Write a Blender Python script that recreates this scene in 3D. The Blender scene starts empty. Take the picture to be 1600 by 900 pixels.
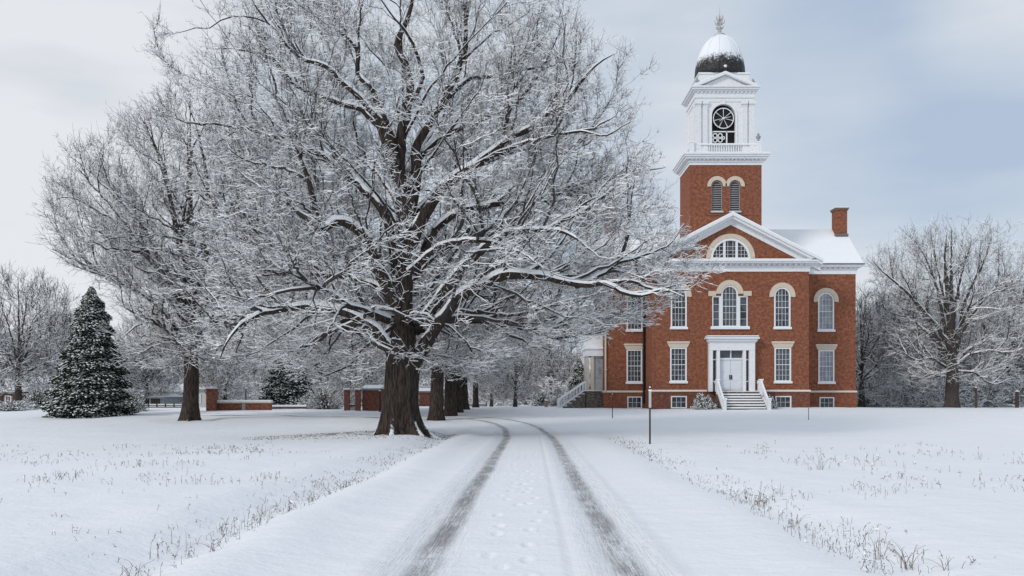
import bpy, math, random
import numpy as np
from mathutils import Vector, kdtree
R = math.radians
rng = np.random.default_rng(11)
random.seed(5)
scene = bpy.context.scene
col = scene.collection

# ------------------------------------------------------------------ camera
F, CX, HY, CH = 1400.0, 800.0, 625.0, 1.55      # focal in photo px, principal point, horizon row, eye height
cd = bpy.data.cameras.new('camera'); cam = bpy.data.objects.new('camera', cd); col.objects.link(cam)
cd.sensor_width = 36; cd.lens = 36 * F / 1600; cd.shift_y = (HY - 450) / 1600
cd.clip_end = 6000; cd.clip_start = 0.1
cam.location = (0, 0, CH); cam.rotation_euler = (R(90), 0, 0)
scene.camera = cam

# ------------------------------------------------------------------ sky and sun
SUN_EL, SUN_AZ = R(28), R(-48)      # light from the left, behind the camera
w = bpy.data.worlds.new('World'); scene.world = w; w.use_nodes = True
nt = w.node_tree; nt.nodes.clear()
def N(t, **k):
    n = nt.nodes.new(t)
    for a, b in k.items(): setattr(n, a, b)
    return n
def Lk(a, b): nt.links.new(a, b)
out = N('ShaderNodeOutputWorld'); bg = N('ShaderNodeBackground'); bg.inputs[1].default_value = 0.1
Lk(bg.outputs[0], out.inputs[0])
sky = N('ShaderNodeTexSky'); sky.sky_type = 'NISHITA'; sky.sun_disc = False
sky.sun_elevation = SUN_EL; sky.sun_rotation = R(228); sky.dust_density = 2.0
tc = N('ShaderNodeTexCoord')
def cloud_noise(sx, sz, scale, detail, off):
    mp = N('ShaderNodeMapping'); mp.inputs['Scale'].default_value = (sx, sx, sz); mp.inputs['Location'].default_value = off
    Lk(tc.outputs['Generated'], mp.inputs[0])
    n = N('ShaderNodeTexNoise'); n.inputs['Scale'].default_value = scale; n.inputs['Detail'].default_value = detail; n.inputs['Roughness'].default_value = .5
    Lk(mp.outputs[0], n.inputs[0]); return n.outputs[0]
def mathn(op, a, b=None, clamp=False):
    m = N('ShaderNodeMath', operation=op, use_clamp=clamp)
    for i, v in enumerate((a, b)):
        if v is None: continue
        if isinstance(v, (int, float)): m.inputs[i].default_value = v
        else: Lk(v, m.inputs[i])
    return m.outputs[0]
def blob(px, py, inner, outer):      # a broad cloud bank in a fixed direction of the sky
    d = Vector((px - CX, F, HY - py)).normalized()
    vm = N('ShaderNodeVectorMath', operation='DOT_PRODUCT'); vm.inputs[1].default_value = d
    nn = N('ShaderNodeVectorMath', operation='NORMALIZE'); Lk(tc.outputs['Generated'], nn.inputs[0]); Lk(nn.outputs[0], vm.inputs[0])
    m = N('ShaderNodeMapRange'); m.interpolation_type = 'SMOOTHSTEP'
    m.inputs[1].default_value = math.cos(R(outer)); m.inputs[2].default_value = math.cos(R(inner))
    Lk(vm.outputs['Value'], m.inputs[0]); return m.outputs[0]
n1 = cloud_noise(1, 3.2, 2.3, 6, (3.1, 0, .4)); n2 = cloud_noise(1, 5, 5, 5, (0, 2.2, 0))
v = mathn('ADD', mathn('MULTIPLY', n1, .75), mathn('MULTIPLY', n2, .25))
v = mathn('ADD', mathn('MULTIPLY', mathn('SUBTRACT', v, .5), 2.1), .47)
for px, py, i, o, amt in ((90, 95, 0, 13, .50), (1640, -30, 0, 8, .75), (60, 440, 0, 12, .46), (1250, 330, 0, 14, .22), (1420, 115, 0, 12, -.60), (0, 250, 0, 10, -.30), (930, 60, 0, 14, -.06), (1570, 200, 0, 8, -.12), (1000, -900, 0, 40, .35), (-1500, 300, 0, 45, .4)):
    v = mathn('ADD', v, mathn('MULTIPLY', blob(px, py, i, o), amt))
ramp = N('ShaderNodeValToRGB')
cr = ramp.color_ramp; cr.elements[0].position = 0; cr.elements[0].color = (4.5, 5.4, 6.8, 1)
cr.elements[1].position = 1; cr.elements[1].color = (8.2, 8.35, 8.7, 1)
for ps, cl in ((.34, (5.45, 6.25, 7.3, 1)), (.62, (6.4, 6.95, 7.7, 1)), (.82, (7.5, 7.75, 8.15, 1))): e = cr.elements.new(ps); e.color = cl
Lk(v, ramp.inputs[0])
mx = N('ShaderNodeMix', data_type='RGBA'); mx.inputs[0].default_value = .9
Lk(sky.outputs[0], mx.inputs[6]); Lk(ramp.outputs[0], mx.inputs[7]); Lk(mx.outputs[2], bg.inputs[0])
sl = bpy.data.lights.new('sun', 'SUN'); sl.energy = 1.5; sl.angle = R(14); sl.color = (1, .95, .88)
so = bpy.data.objects.new('sun', sl); col.objects.link(so); so.rotation_euler = (R(90) - SUN_EL, 0, SUN_AZ)
vs = scene.view_settings; vs.view_transform = 'Standard'; vs.look = 'None'; vs.exposure = 0.05; vs.gamma = 1; vs.use_curve_mapping = False
scene.render.engine = 'CYCLES'
scene.cycles.max_bounces = 8; scene.cycles.diffuse_bounces = 5; scene.cycles.transparent_max_bounces = 4

# ------------------------------------------------------------------ materials
M = {}
def mat(name, color, rough=.8, spec=.3):
    m = bpy.data.materials.new(name); m.use_nodes = True
    p = m.node_tree.nodes['Principled BSDF']
    p.inputs['Base Color'].default_value = (*color, 1); p.inputs['Roughness'].default_value = rough
    p.inputs['Specular IOR Level'].default_value = spec
    M[name] = m; return m
class NT:
    def __init__(s, m): s.t = m.node_tree; s.p = s.t.nodes['Principled BSDF']
    def n(s, t, **k):
        x = s.t.nodes.new(t)
        for a, b in k.items(): setattr(x, a, b)
        return x
    def l(s, a, b): s.t.links.new(a, b)
    def math(s, op, a, b=None, clamp=False):
        m = s.n('ShaderNodeMath', operation=op, use_clamp=clamp)
        for i, v in enumerate((a, b)):
            if v is None: continue
            if isinstance(v, (int, float)): m.inputs[i].default_value = v
            else: s.l(v, m.inputs[i])
        return m.outputs[0]
    def coord(s, which='Object', scale=(1, 1, 1)):
        c = s.n('ShaderNodeTexCoord'); mp = s.n('ShaderNodeMapping'); mp.inputs['Scale'].default_value = scale
        s.l(c.outputs[which], mp.inputs[0]); return mp.outputs[0]
    def noise(s, vec, scale, detail=3, rough=.5):
        x = s.n('ShaderNodeTexNoise'); x.inputs['Scale'].default_value = scale; x.inputs['Detail'].default_value = detail
        x.inputs['Roughness'].default_value = rough; s.l(vec, x.inputs[0]); return x.outputs[0]
    def step(s, v, a, b):
        m = s.n('ShaderNodeMapRange'); m.interpolation_type = 'SMOOTHSTEP'
        m.inputs[1].default_value = a; m.inputs[2].default_value = b
        s.l(v, m.inputs[0]); return m.outputs[0]
    def mix(s, f, a, b):
        m = s.n('ShaderNodeMix', data_type='RGBA')
        for i, v in ((0, f), (6, a), (7, b)):
            if isinstance(v, (int, float)): m.inputs[i].default_value = v
            elif isinstance(v, tuple): m.inputs[i].default_value = (*v, 1)
            else: s.l(v, m.inputs[i])
        return m.outputs[2]
    def bump(s, h, strength, dist):
        b = s.n('ShaderNodeBump'); b.inputs['Strength'].default_value = strength; b.inputs['Distance'].default_value = dist
        s.l(h, b.inputs['Height']); s.l(b.outputs[0], s.p.inputs['Normal'])
    def base(s, c): s.l(c, s.p.inputs['Base Color'])
    def upness(s):
        g = s.n('ShaderNodeNewGeometry'); x = s.n('ShaderNodeSeparateXYZ'); s.l(g.outputs['Normal'], x.inputs[0]); return x.outputs[2]

SNOW = (.85, .87, .895)
m = mat('snow', SNOW, .75, .2); k = NT(m)
c = k.coord(); k.bump(k.noise(c, 6, 5, .6), .35, .05)
k.base(k.mix(k.noise(c, 1.5, 3), (.81, .84, .88), (.88, .895, .92)))
m = mat('twig_snow', (.86, .87, .885), .8, .1)

def snowy(name, cola, colb, scale, lo, hi, stretch=(1, 1, 1), bump=.0, bdist=.02, rough=.85):
    """a surface with snow lying on whatever faces up"""
    m = mat(name, cola, rough, .2); k = NT(m)
    c = k.coord('Object', stretch); n = k.noise(c, scale, 4, .6)
    b = k.mix(k.step(n, .35, .65), cola, colb)
    nn = k.noise(k.coord(), 5, 4, .65)
    up = k.math('ADD', k.upness(), k.math('MULTIPLY', k.math('SUBTRACT', nn, .5), .9))
    k.base(k.mix(k.step(up, lo, hi), b, SNOW))
    if bump: k.bump(n, bump, bdist)
    return m
snowy('bark', (.018, .015, .0135), (.072, .053, .043), 5, .42, .58, (3.2, 3.2, .45), 1, .07)
snowy('bark_grey', (.04, .034, .031), (.09, .076, .07), 9, .5, .7, (2, 2, .5), .8, .03)
mat('twig', (.055, .049, .046), .85, .1)
mat('twig_hazed', (.14, .138, .14), .85, .1)  # paler grey puts the haze of distance into the twig colour
snowy('needles', (.012, .02, .014), (.03, .042, .026), 8, .72, .95)
snowy('shrub_leaf', (.03, .035, .025), (.08, .075, .05), 9, .3, .6)
mat('grass', (.20, .165, .115), .85, .1)
mat('grass_dark', (.10, .08, .06), .85, .1)

def brick(name, c1, c2, mortar, var=.35):
    m = mat(name, c1, .9, .15); k = NT(m)
    c = k.n('ShaderNodeTexCoord'); x = k.n('ShaderNodeSeparateXYZ'); k.l(c.outputs['Object'], x.inputs[0])
    cmb = k.n('ShaderNodeCombineXYZ'); k.l(k.math('ADD', x.outputs[0], x.outputs[1]), cmb.inputs[0]); k.l(x.outputs[2], cmb.inputs[1])
    b = k.n('ShaderNodeTexBrick'); k.l(cmb.outputs[0], b.inputs[0])
    b.inputs['Color1'].default_value = (*c1, 1); b.inputs['Color2'].default_value = (*c2, 1); b.inputs['Mortar'].default_value = (*mortar, 1)
    b.inputs['Scale'].default_value = 1; b.inputs['Mortar Size'].default_value = .008; b.inputs['Brick Width'].default_value = .23; b.inputs['Row Height'].default_value = .085
    n1 = k.noise(cmb.outputs[0], 1.1, 5, .65); n2 = k.noise(cmb.outputs[0], 4.5, 5, .7)
    col1 = k.mix(k.math('MULTIPLY', k.step(n2, .42, .62), .85), b.outputs[0], (c1[0] * .42, c1[1] * .5, c1[2] * .6))
    col2 = k.mix(k.math('MULTIPLY', k.step(n1, .48, .8), .5), col1, (c1[0] * .6, c1[1] * .75, c1[2] * .9))
    k.base(col2); k.bump(b.outputs[1], -.6, .01)
    return m
brick('brick', (.345, .116, .060), (.21, .072, .038), (.24, .14, .10))
brick('brick_dark', (.28, .095, .055), (.12, .05, .034), (.16, .12, .10))
brick('brick_soft', (.30, .10, .06), (.22, .075, .05), (.25, .18, .15))

def worn(name, a, b, scale=3, rough=.6, lo=.4, hi=.75):
    m = mat(name, a, rough, .3); k = NT(m); c = k.coord(scale=(1, 1, 2))
    n = k.noise(c, scale, 6, .7); k.base(k.mix(k.step(n, lo, hi), a, b)); return m
worn('white_paint', (.76, .77, .79), (.50, .51, .52), 4, .6, .48, .85)  # grey mottling puts dirt and some crease shade into the paint colour
worn('door_paint', (.68, .71, .76), (.6, .63, .68), 2)
worn('limestone', (.64, .55, .44), (.42, .36, .29), 9, .9)
worn('stone', (.20, .17, .15), (.07, .06, .055), 4, .9, .35, .6)
worn('slate', (.045, .045, .042), (.02, .02, .02), 14, .6)
worn('metal', (.16, .17, .18), (.08, .085, .09), 10, .5)
worn('siding', (.5, .5, .48), (.4, .4, .4), 2, .8)
worn('siding_grey', (.30, .31, .33), (.22, .23, .25), 2, .8)
worn('wood_dark', (.07, .05, .04), (.035, .028, .022), 6, .8)
worn('timber', (.33, .24, .16), (.25, .18, .12), 6, .8)
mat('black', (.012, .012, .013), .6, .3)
def glass(name, a, b, rough=.08):
    m = mat(name, a, rough, .6); k = NT(m)
    n = k.noise(k.coord(scale=(1, 1, .6)), 2.2, 3); oi = k.n('ShaderNodeObjectInfo'); k.base(k.mix(k.step(k.math('ADD', n, k.math('MULTIPLY', k.math('SUBTRACT', oi.outputs['Random'], .5), .35)), .4, .62), a, b)); k.bump(k.noise(k.coord(), 1.6, 1), .12, .05); return m
glass('glass', (.016, .02, .025), (.075, .088, .105))
glass('glass_curtained', (.20, .22, .25), (.34, .36, .39), .2)
# dome: dark slate with a snow cap whose lower edge is ragged
m = mat('dome_slate', (.03, .03, .03), .6, .3); k = NT(m)
c = k.coord(); x = k.n('ShaderNodeSeparateXYZ'); k.l(c, x.inputs[0])
n = k.noise(c, 5, 5, .7); n2 = k.noise(k.coord(scale=(9, 9, 1.5)), 2, 3, .6)
h = k.math('ADD', x.outputs[2], k.math('ADD', k.math('MULTIPLY', k.math('SUBTRACT', n, .5), 2.2), k.math('MULTIPLY', k.math('SUBTRACT', n2, .5), .8)))
M['dome_slate_h'] = k
slc = k.mix(k.step(k.noise(c, 9, 3), .4, .65), (.014, .014, .014), (.05, .05, .048))
k.base(k.mix(k.step(h, 28.0, 28.75), slc, (.80, .83, .87)))
k.bump(n, .5, .05)
# lawn snow: clean, with leaf litter and bare specks round the big trunk and thin spots elsewhere
m = mat('field_snow', SNOW, .8, .15); k = NT(m); c = k.coord()
g = k.n('ShaderNodeAttribute', attribute_name='litter')
sp = k.noise(k.coord(scale=(1, .6, 1)), 9, 5, .75)
lit = k.math('MULTIPLY', g.outputs['Fac'], 1)
thr = k.math('ADD', sp, k.math('MULTIPLY', lit, .30))
mask = k.step(thr, .715, .80)
basec = k.mix(k.noise(c, .35, 4), (.80, .835, .885), (.87, .885, .915))
k.base(k.mix(k.math('MULTIPLY', mask, .8), basec, (.24, .20, .165)))
k.bump(k.math('ADD', k.math('MULTIPLY', k.noise(k.coord(scale=(1, 1.5, 1)), 1.1, 7, .66), 1), k.math('MULTIPLY', k.noise(c, 14, 3, .6), .16)), .42, .16)
# road snow with two worn wheel tracks (u = metres off the centre line, v = metres along it)
m = mat('road_snow', SNOW, .75, .2); k = NT(m)
uv = k.n('ShaderNodeUVMap'); uv.uv_map = 'road'
x = k.n('ShaderNodeSeparateXYZ'); k.l(uv.outputs[0], x.inputs[0])
wob = k.noise(uv.outputs[0], .35, 2)
u = k.math('ADD', x.outputs[0], k.math('MULTIPLY', k.math('SUBTRACT', wob, .5), .12))
def streak(su, sv, scale, det=4):
    mp = k.n('ShaderNodeMapping'); mp.inputs['Scale'].default_value = (su, sv, 1); k.l(uv.outputs[0], mp.inputs[0]); return k.noise(mp.outputs[0], scale, det, .7)
st1 = streak(34, 1.1, 1.2); st2 = streak(80, 9, 1); st3 = streak(1, .35, 1.6, 3)
def band(c0, half, soft):
    d = k.math('ABSOLUTE', k.math('SUBTRACT', u, c0)); return k.math('SUBTRACT', 1, k.step(d, half, half + soft))
core = k.math('MAXIMUM', band(-.90, .05, .20), band(1.0, .05, .20))
halo = k.math('MAXIMUM', band(-.98, .22, .28), band(1.02, .24, .30))
faint = k.math('MAXIMUM', band(.50, .05, .06), k.math('MAXIMUM', band(-1.42, .06, .05), band(1.5, .05, .05)))
grain = k.math('ADD', k.math('MULTIPLY', st1, .55), k.math('MULTIPLY', st2, .45))
d1 = k.math('MULTIPLY', core, k.step(k.math('ADD', grain, k.math('MULTIPLY', k.math('SUBTRACT', st3, .5), .45)), .27, .62))
d2 = k.math('MULTIPLY', halo, k.math('MULTIPLY', k.step(grain, .42, .68), .38))
d3 = k.math('MULTIPLY', faint, k.math('MULTIPLY', grain, .10))
dark = k.math('MAXIMUM', k.math('MAXIMUM', d1, d2), d3)
sn = k.mix(k.noise(k.coord(), .35, 4), (.80, .835, .885), (.87, .885, .915))
asph = k.mix(st2, (.09, .086, .083), (.24, .232, .226))
k.base(k.mix(k.math('MULTIPLY', dark, .86), sn, asph))
k.bump(k.math('ADD', k.math('MULTIPLY', k.noise(k.coord(scale=(1, 1.5, 1)), 1.1, 7, .66), 1), k.math('ADD', k.math('MULTIPLY', k.noise(k.coord(), 11, 5, .6), .16), k.math('MULTIPLY', st1, k.math('ADD', k.math('MULTIPLY', halo, .30), .03)))), .42, .16)

# ------------------------------------------------------------------ object helpers
def tag(o, label=None, cat=None, group=None, kind=None):
    if label: o['label'] = label
    if cat: o['category'] = cat
    if group: o['group'] = group
    if kind: o['kind'] = kind
    return o
def thing(name, label, cat, loc, group=None, rz=0):
    o = bpy.data.objects.new(name, None); col.objects.link(o); o.location = loc; o.rotation_euler = (0, 0, rz)
    o.empty_display_size = .5
    return tag(o, label, cat, group)
class MB:
    def __init__(s, off=(0, 0, 0)): s.v = []; s.f = []; s.m = []; s.off = off
    def add(s, vs, fs, mi=0):
        b = len(s.v); s.v += [tuple(v) for v in vs]; s.f += [tuple(i + b for i in f) for f in fs]; s.m += [mi] * len(fs); return s
    def box(s, x0, x1, y0, y1, z0, z1, mi=0):
        return s.add([(x0, y0, z0), (x1, y0, z0), (x1, y1, z0), (x0, y1, z0), (x0, y0, z1), (x1, y0, z1), (x1, y1, z1), (x0, y1, z1)],
              [(0, 3, 2, 1), (4, 5, 6, 7), (0, 1, 5, 4), (1, 2, 6, 5), (2, 3, 7, 6), (3, 0, 4, 7)], mi)
    def prism(s, pts, y0, y1, mi=0):          # polygon in XZ (counter-clockwise seen from -y), extruded along y
        n = len(pts)
        return s.add([(x, y0, z) for x, z in pts] + [(x, y1, z) for x, z in pts],
              [tuple(range(n)), tuple(range(2 * n - 1, n - 1, -1))] + [(i, i + n, (i + 1) % n + n, (i + 1) % n) for i in range(n)], mi)
    def prismx(s, pts, x0, x1, mi=0):         # polygon in YZ, extruded along x
        n = len(pts)
        return s.add([(x0, y, z) for y, z in pts] + [(x1, y, z) for y, z in pts],
              [tuple(range(n - 1, -1, -1)), tuple(range(n, 2 * n))] + [(i, (i + 1) % n, (i + 1) % n + n, i + n) for i in range(n)], mi)
    def arc(s, cx, cz, r0, r1, y0, y1, a0=0, a1=180, n=16, mi=0, closed=False):   # a curved band in XZ, extruded along y
        A = [R(a0 + (a1 - a0) * i / n) for i in range(n + 1)]
        vs = []
        for a in A:
            for r in (r0, r1):
                for y in (y0, y1): vs.append((cx + r * math.cos(a), y, cz + r * math.sin(a)))
        fs = []
        for i in range(n):
            a = 4 * i; b = a + 4
            fs += [(a, a + 2, b + 2, b), (a + 1, b + 1, b + 3, a + 3), (a + 2, a + 3, b + 3, b + 2), (a, b, b + 1, a + 1)]
        if not closed: fs += [(0, 1, 3, 2), (4 * n, 4 * n + 2, 4 * n + 3, 4 * n + 1)]
        return s.add(vs, fs, mi)
    def lathe(s, prof, cx, cy, n=24, mi=0):
        vs = []; fs = []
        for r, z in prof:
            for i in range(n):
                a = 2 * math.pi * i / n; vs.append((cx + r * math.cos(a), cy + r * math.sin(a), z))
        for j in range(len(prof) - 1):
            for i in range(n): fs.append((j * n + i, j * n + (i + 1) % n, (j + 1) * n + (i + 1) % n, (j + 1) * n + i))
        fs += [tuple(range(n - 1, -1, -1)), tuple((len(prof) - 1) * n + i for i in range(n))]
        return s.add(vs, fs, mi)
    def bar(s, p, q, r0, r1=None, n=6, mi=0):
        r1 = r0 if r1 is None else r1
        p = Vector(p); q = Vector(q); t = (q - p).normalized(); a = t.orthogonal().normalized(); b = t.cross(a)
        vs = []
        for c0, r in ((p, r0), (q, r1)):
            for i in range(n):
                an = 2 * math.pi * i / n; vs.append(c0 + (a * math.cos(an) + b * math.sin(an)) * r)
        return s.add(vs, [(i, (i + 1) % n, n + (i + 1) % n, n + i) for i in range(n)] + [tuple(range(n - 1, -1, -1)), tuple(range(n, 2 * n))], mi)
    def rail(s, x0, x1, zt, ztop, y0, y1): pass
    def build(s, name, mats, parent=None, off=None, smooth=False, bevel=0):
        off = off or s.off
        me = bpy.data.meshes.new(name); me.from_pydata([(v[0] - off[0], v[1] - off[1], v[2] - off[2]) for v in s.v], [], s.f)
        for q in (mats if isinstance(mats, (list, tuple)) else [mats]): me.materials.append(M[q])
        me.polygons.foreach_set('material_index', s.m)
        if smooth: me.polygons.foreach_set('use_smooth', [True] * len(s.f))
        me.validate(); me.update()
        o = bpy.data.objects.new(name, me); col.objects.link(o)
        if parent: o.parent = parent
        if bevel:
            b = o.modifiers.new('bevel', 'BEVEL'); b.width = bevel; b.segments = 2; b.limit_method = 'ANGLE'
        return o
def np_mesh(name, V, Q, mi, mats, parent=None, smooth=False, uv=None):
    me = bpy.data.meshes.new(name); nv, nf = len(V), len(Q)
    me.vertices.add(nv); me.vertices.foreach_set('co', np.ascontiguousarray(V, dtype=np.float32).ravel())
    me.loops.add(nf * 4); me.loops.foreach_set('vertex_index', np.ascontiguousarray(Q, dtype=np.int32).ravel())
    me.polygons.add(nf); me.polygons.foreach_set('loop_start', np.arange(0, nf * 4, 4, dtype=np.int32))
    me.polygons.foreach_set('loop_total', np.full(nf, 4, dtype=np.int32))
    for q in mats: me.materials.append(M[q])
    if mi is not None: me.polygons.foreach_set('material_index', np.ascontiguousarray(mi, dtype=np.int32))
    me.polygons.foreach_set('use_smooth', np.full(nf, bool(smooth)))
    me.update(calc_edges=True)
    if uv is not None:
        L = me.uv_layers.new(name='road'); L.data.foreach_set('uv', uv[Q.ravel()].astype(np.float32).ravel())
    o = bpy.data.objects.new(name, me); col.objects.link(o)
    if parent: o.parent = parent
    return o
def at(px, py, D): return np.array([(px - CX) / F * D, D, (HY - py) / F * D + CH])

# ------------------------------------------------------------------ value noise
_tab = rng.random((256, 256))
def vnoise(x, y):
    xi = np.floor(x).astype(int); yi = np.floor(y).astype(int); fx = x - xi; fy = y - yi
    fx = fx * fx * (3 - 2 * fx); fy = fy * fy * (3 - 2 * fy)
    a = _tab[xi & 255, yi & 255]; b = _tab[(xi + 1) & 255, yi & 255]; c = _tab[xi & 255, (yi + 1) & 255]; d = _tab[(xi + 1) & 255, (yi + 1) & 255]
    return (a * (1 - fx) + b * fx) * (1 - fy) + (c * (1 - fx) + d * fx) * fy
def fbm(x, y, o=4):
    s = 0; a = .5
    for i in range(o): s = s + a * (vnoise(x * 2 ** i + 17 * i, y * 2 ** i + 5 * i) - .5); a *= .5
    return s
def ss(a, b, x): t = np.clip((x - a) / (b - a), 0, 1); return t * t * (3 - 2 * t)

# ------------------------------------------------------------------ ground and road
def catmull(P, step):
    P = np.asarray(P, float); Q = [P[0] * 2 - P[1], *P, P[-1] * 2 - P[-2]]; o = []
    for i in range(1, len(Q) - 2):
        p0, p1, p2, p3 = Q[i - 1:i + 3]; n = max(1, int(np.linalg.norm(p2 - p1) / step))
        t = np.linspace(0, 1, n, endpoint=False)[:, None]
        o.append(.5 * ((2 * p1) + (-p0 + p2) * t + (2 * p0 - 5 * p1 + 4 * p2 - p3) * t * t + (-p0 + 3 * p1 - 3 * p2 + p3) * t ** 3))
    o.append(P[-1:]); return np.vstack(o)
PATH = catmull([(-.19, -4), (-.11, 0), (.10, 10), (.32, 20), (.54, 30), (.66, 36), (.62, 42), (.40, 48), (-.35, 53), (-1.7, 56.5), (-4.2, 59.3), (-8, 61), (-15, 62.5), (-30, 64)], .5)
def xcen(y): return np.interp(y, [-6, 0, 36, 42, 48, 53, 56.5], [-.24, -.11, .66, .62, .40, -.35, -1.7])
MT = at(627, 685, 36.2)          # the great tree's base
def road_profile(u, y):
    fade = 1 - ss(38, 50, y)
    lv = np.abs(u); wv = 1.0 * fbm(y * .22, u * 0 + 3.3, 4)
    lo = .5 + .5 * (u < 0)
    berm = .08 * lo * np.exp(-((lv - 2.6 - wv) / .5) ** 2); dip = -.05 * lo * np.exp(-((lv - 3.35 - wv) / .30) ** 2)
    rise = .16 * lo * ss(3.4, 4.6, lv) * (1 - ss(6, 14, lv))
    return (berm + dip + rise) * fade
def ground_z(x, y):
    z = .9 * ss(42, 75, y)
    far = 1 + 0 * x
    z = z + .34 * fbm(x * .12, y * .10, 3) * ss(4, 9, np.abs(x - xcen(y))) + .10 * fbm(x * .8 + 9, y * .5, 4) * ss(2.4, 4, np.abs(x - xcen(y)))
    z = z + road_profile(x - xcen(y), y)
    for c0, hh, rr in ((MT, .06, 1.7), (at(297, 658, 54.5), .05, 1.5)):
        d = np.hypot(x - c0[0], y - c0[1]); z = z + hh * np.exp(-((d - 2.6) / 1.0) ** 2) - .07 * np.exp(-((d - 1.35) / .4) ** 2) + .05 * np.exp(-(d / .9) ** 2)
    return z
def gz(x, y): return float(ground_z(np.array([float(x)]), np.array([float(y)]))[0])
gx = np.unique(np.concatenate([np.arange(-9, 9.01, .10), np.arange(-40, 60, .7), np.sign(np.linspace(-1, 1, 81)) * np.abs(np.linspace(-1, 1, 81)) ** 3 * 900]))
gy = np.unique(np.concatenate([np.arange(-6, 3, .4), np.arange(3, 20, .09), np.arange(20, 42, .2), np.arange(42, 95, .6), np.geomspace(95, 3000, 30), [-60, -20]]))
X, Y = np.meshgrid(gx, gy); Z = ground_z(X, Y)
U = np.abs(X - xcen(Y))
PX, PY = PATH[:, 0], PATH[:, 1]
# the sheet dips under the road sheet
dmin = np.full(X.shape, 99.)
near = (Y < 70) & (Y > -8) & (X < 8) & (X > -32)
pts = np.stack([X[near], Y[near]], 1); dd = np.full(len(pts), 99.)
for i in range(0, len(PATH), 1): dd = np.minimum(dd, np.hypot(pts[:, 0] - PX[i], pts[:, 1] - PY[i]))
dmin[near] = dd
Z = Z - .12 * (1 - ss(2.7, 3.15, dmin))
V = np.stack([X.ravel(), Y.ravel(), Z.ravel()], 1)
nx, ny = len(gx), len(gy); I = np.arange(nx * ny).reshape(ny, nx)
Q = np.stack([I[:-1, :-1], I[:-1, 1:], I[1:, 1:], I[1:, :-1]], -1).reshape(-1, 4)
ground = np_mesh('ground', V, Q, None, ['field_snow'], smooth=True); tag(ground, kind='structure')
lt = np.zeros(len(V))
dm = np.hypot((V[:, 0] - MT[0]) * .5, (V[:, 1] - MT[1]) * 1.3); lt += .42 * np.exp(-(dm / 3.0) ** 2)
ring = np.hypot((V[:, 0] - MT[0] - 1.5) * .55, V[:, 1] - MT[1] - 2); lt += .22 * np.exp(-((ring - 3.3) / .7) ** 2)
lt += .25 * np.exp(-((np.abs(V[:, 0] - xcen(V[:, 1])) - 3.6) / .35) ** 2) * (V[:, 1] < 50)
lt += .25 * np.exp(-((V[:, 1] - 27) / 9) ** 2) * ss(4, 9, np.abs(V[:, 0]))
a = ground.data.attributes.new('litter', 'FLOAT', 'POINT'); a.data.foreach_set('value', lt.astype(np.float32))
# road sheet along the path
T = np.gradient(PATH, axis=0); T /= np.linalg.norm(T, axis=1)[:, None]; S = np.concatenate([[0], np.cumsum(np.linalg.norm(np.diff(PATH, axis=0), axis=1))])
sd = np.unique(np.concatenate([np.arange(0, 7, .3), np.arange(7, 24, .06), np.arange(24, 45, .2), np.arange(45, S[-1], .5)]))
cxs = np.interp(sd, S, PX); cys = np.interp(sd, S, PY); tx = np.interp(sd, S, T[:, 0]); ty = np.interp(sd, S, T[:, 1])
us = np.unique(np.concatenate([np.arange(-3.2, 3.21, .1), np.arange(-1.6, 1.7, .035)]))
X = cxs[:, None] + ty[:, None] * us[None]; Y = cys[:, None] - tx[:, None] * us[None]
Z = ground_z(X, Y) + .006
Uu = np.broadcast_to(us[None], X.shape); Ss = np.broadcast_to(sd[:, None], X.shape)
Z = Z - .025 * np.exp(-((Uu + .93) / .27) ** 4) - .025 * np.exp(-((Uu - 1.0) / .27) ** 4) + .012 * fbm(X * 5, Y * 4, 3)
Z = Z + .010 * np.exp(-((np.abs(Uu) - 1.42) / .08) ** 2)
Z = Z - .014 * np.exp(-((np.abs(Uu) - .48) / .05) ** 2) * (Uu > 0)
frng = np.random.default_rng(4); sfp = 8.5; side = 1
while sfp < 34:          # footprints along the middle
    for row in (0,):
        fu = .02 + .17 * side + frng.normal(0, .09) - .1; fs = sfp + frng.normal(0, .06)
        r2 = ((Uu - fu) / .055) ** 2 + ((Ss - fs) / .14) ** 2
        Z = Z - .020 * np.exp(-r2 ** 2) + .006 * np.exp(-((np.sqrt(r2) - 1.5) / .35) ** 2)
    side = -side; sfp += frng.uniform(.26, .5) if frng.random() > .2 else .9
V = np.stack([X.ravel(), Y.ravel(), Z.ravel()], 1); ny, nx = X.shape; I = np.arange(nx * ny).reshape(ny, nx)
Q = np.stack([I[:-1, :-1], I[:-1, 1:], I[1:, 1:], I[1:, :-1]], -1).reshape(-1, 4)
road = np_mesh('road', V, Q, None, ['road_snow'], smooth=True, uv=np.stack([Uu.ravel(), Ss.ravel()], 1)); tag(road, kind='structure')

# ------------------------------------------------------------------ courthouse
BX = 17.05; D0, DW, DT = 70.0, 73.5, 71.5; GB = .70
def bx(px, D=D0): return (px - CX) / F * D
def bz(py, D=D0): return (HY - py) / F * D + CH
HL = (BX, D0, .8)
house = thing('courthouse', 'red brick courthouse with white clock tower, pediment and snowy roofs, right of the driveway', 'courthouse', HL)
def part(mb, name, mats, parent=None, **kw): return mb.build(name, mats, parent or house, off=HL, **kw)

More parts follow.
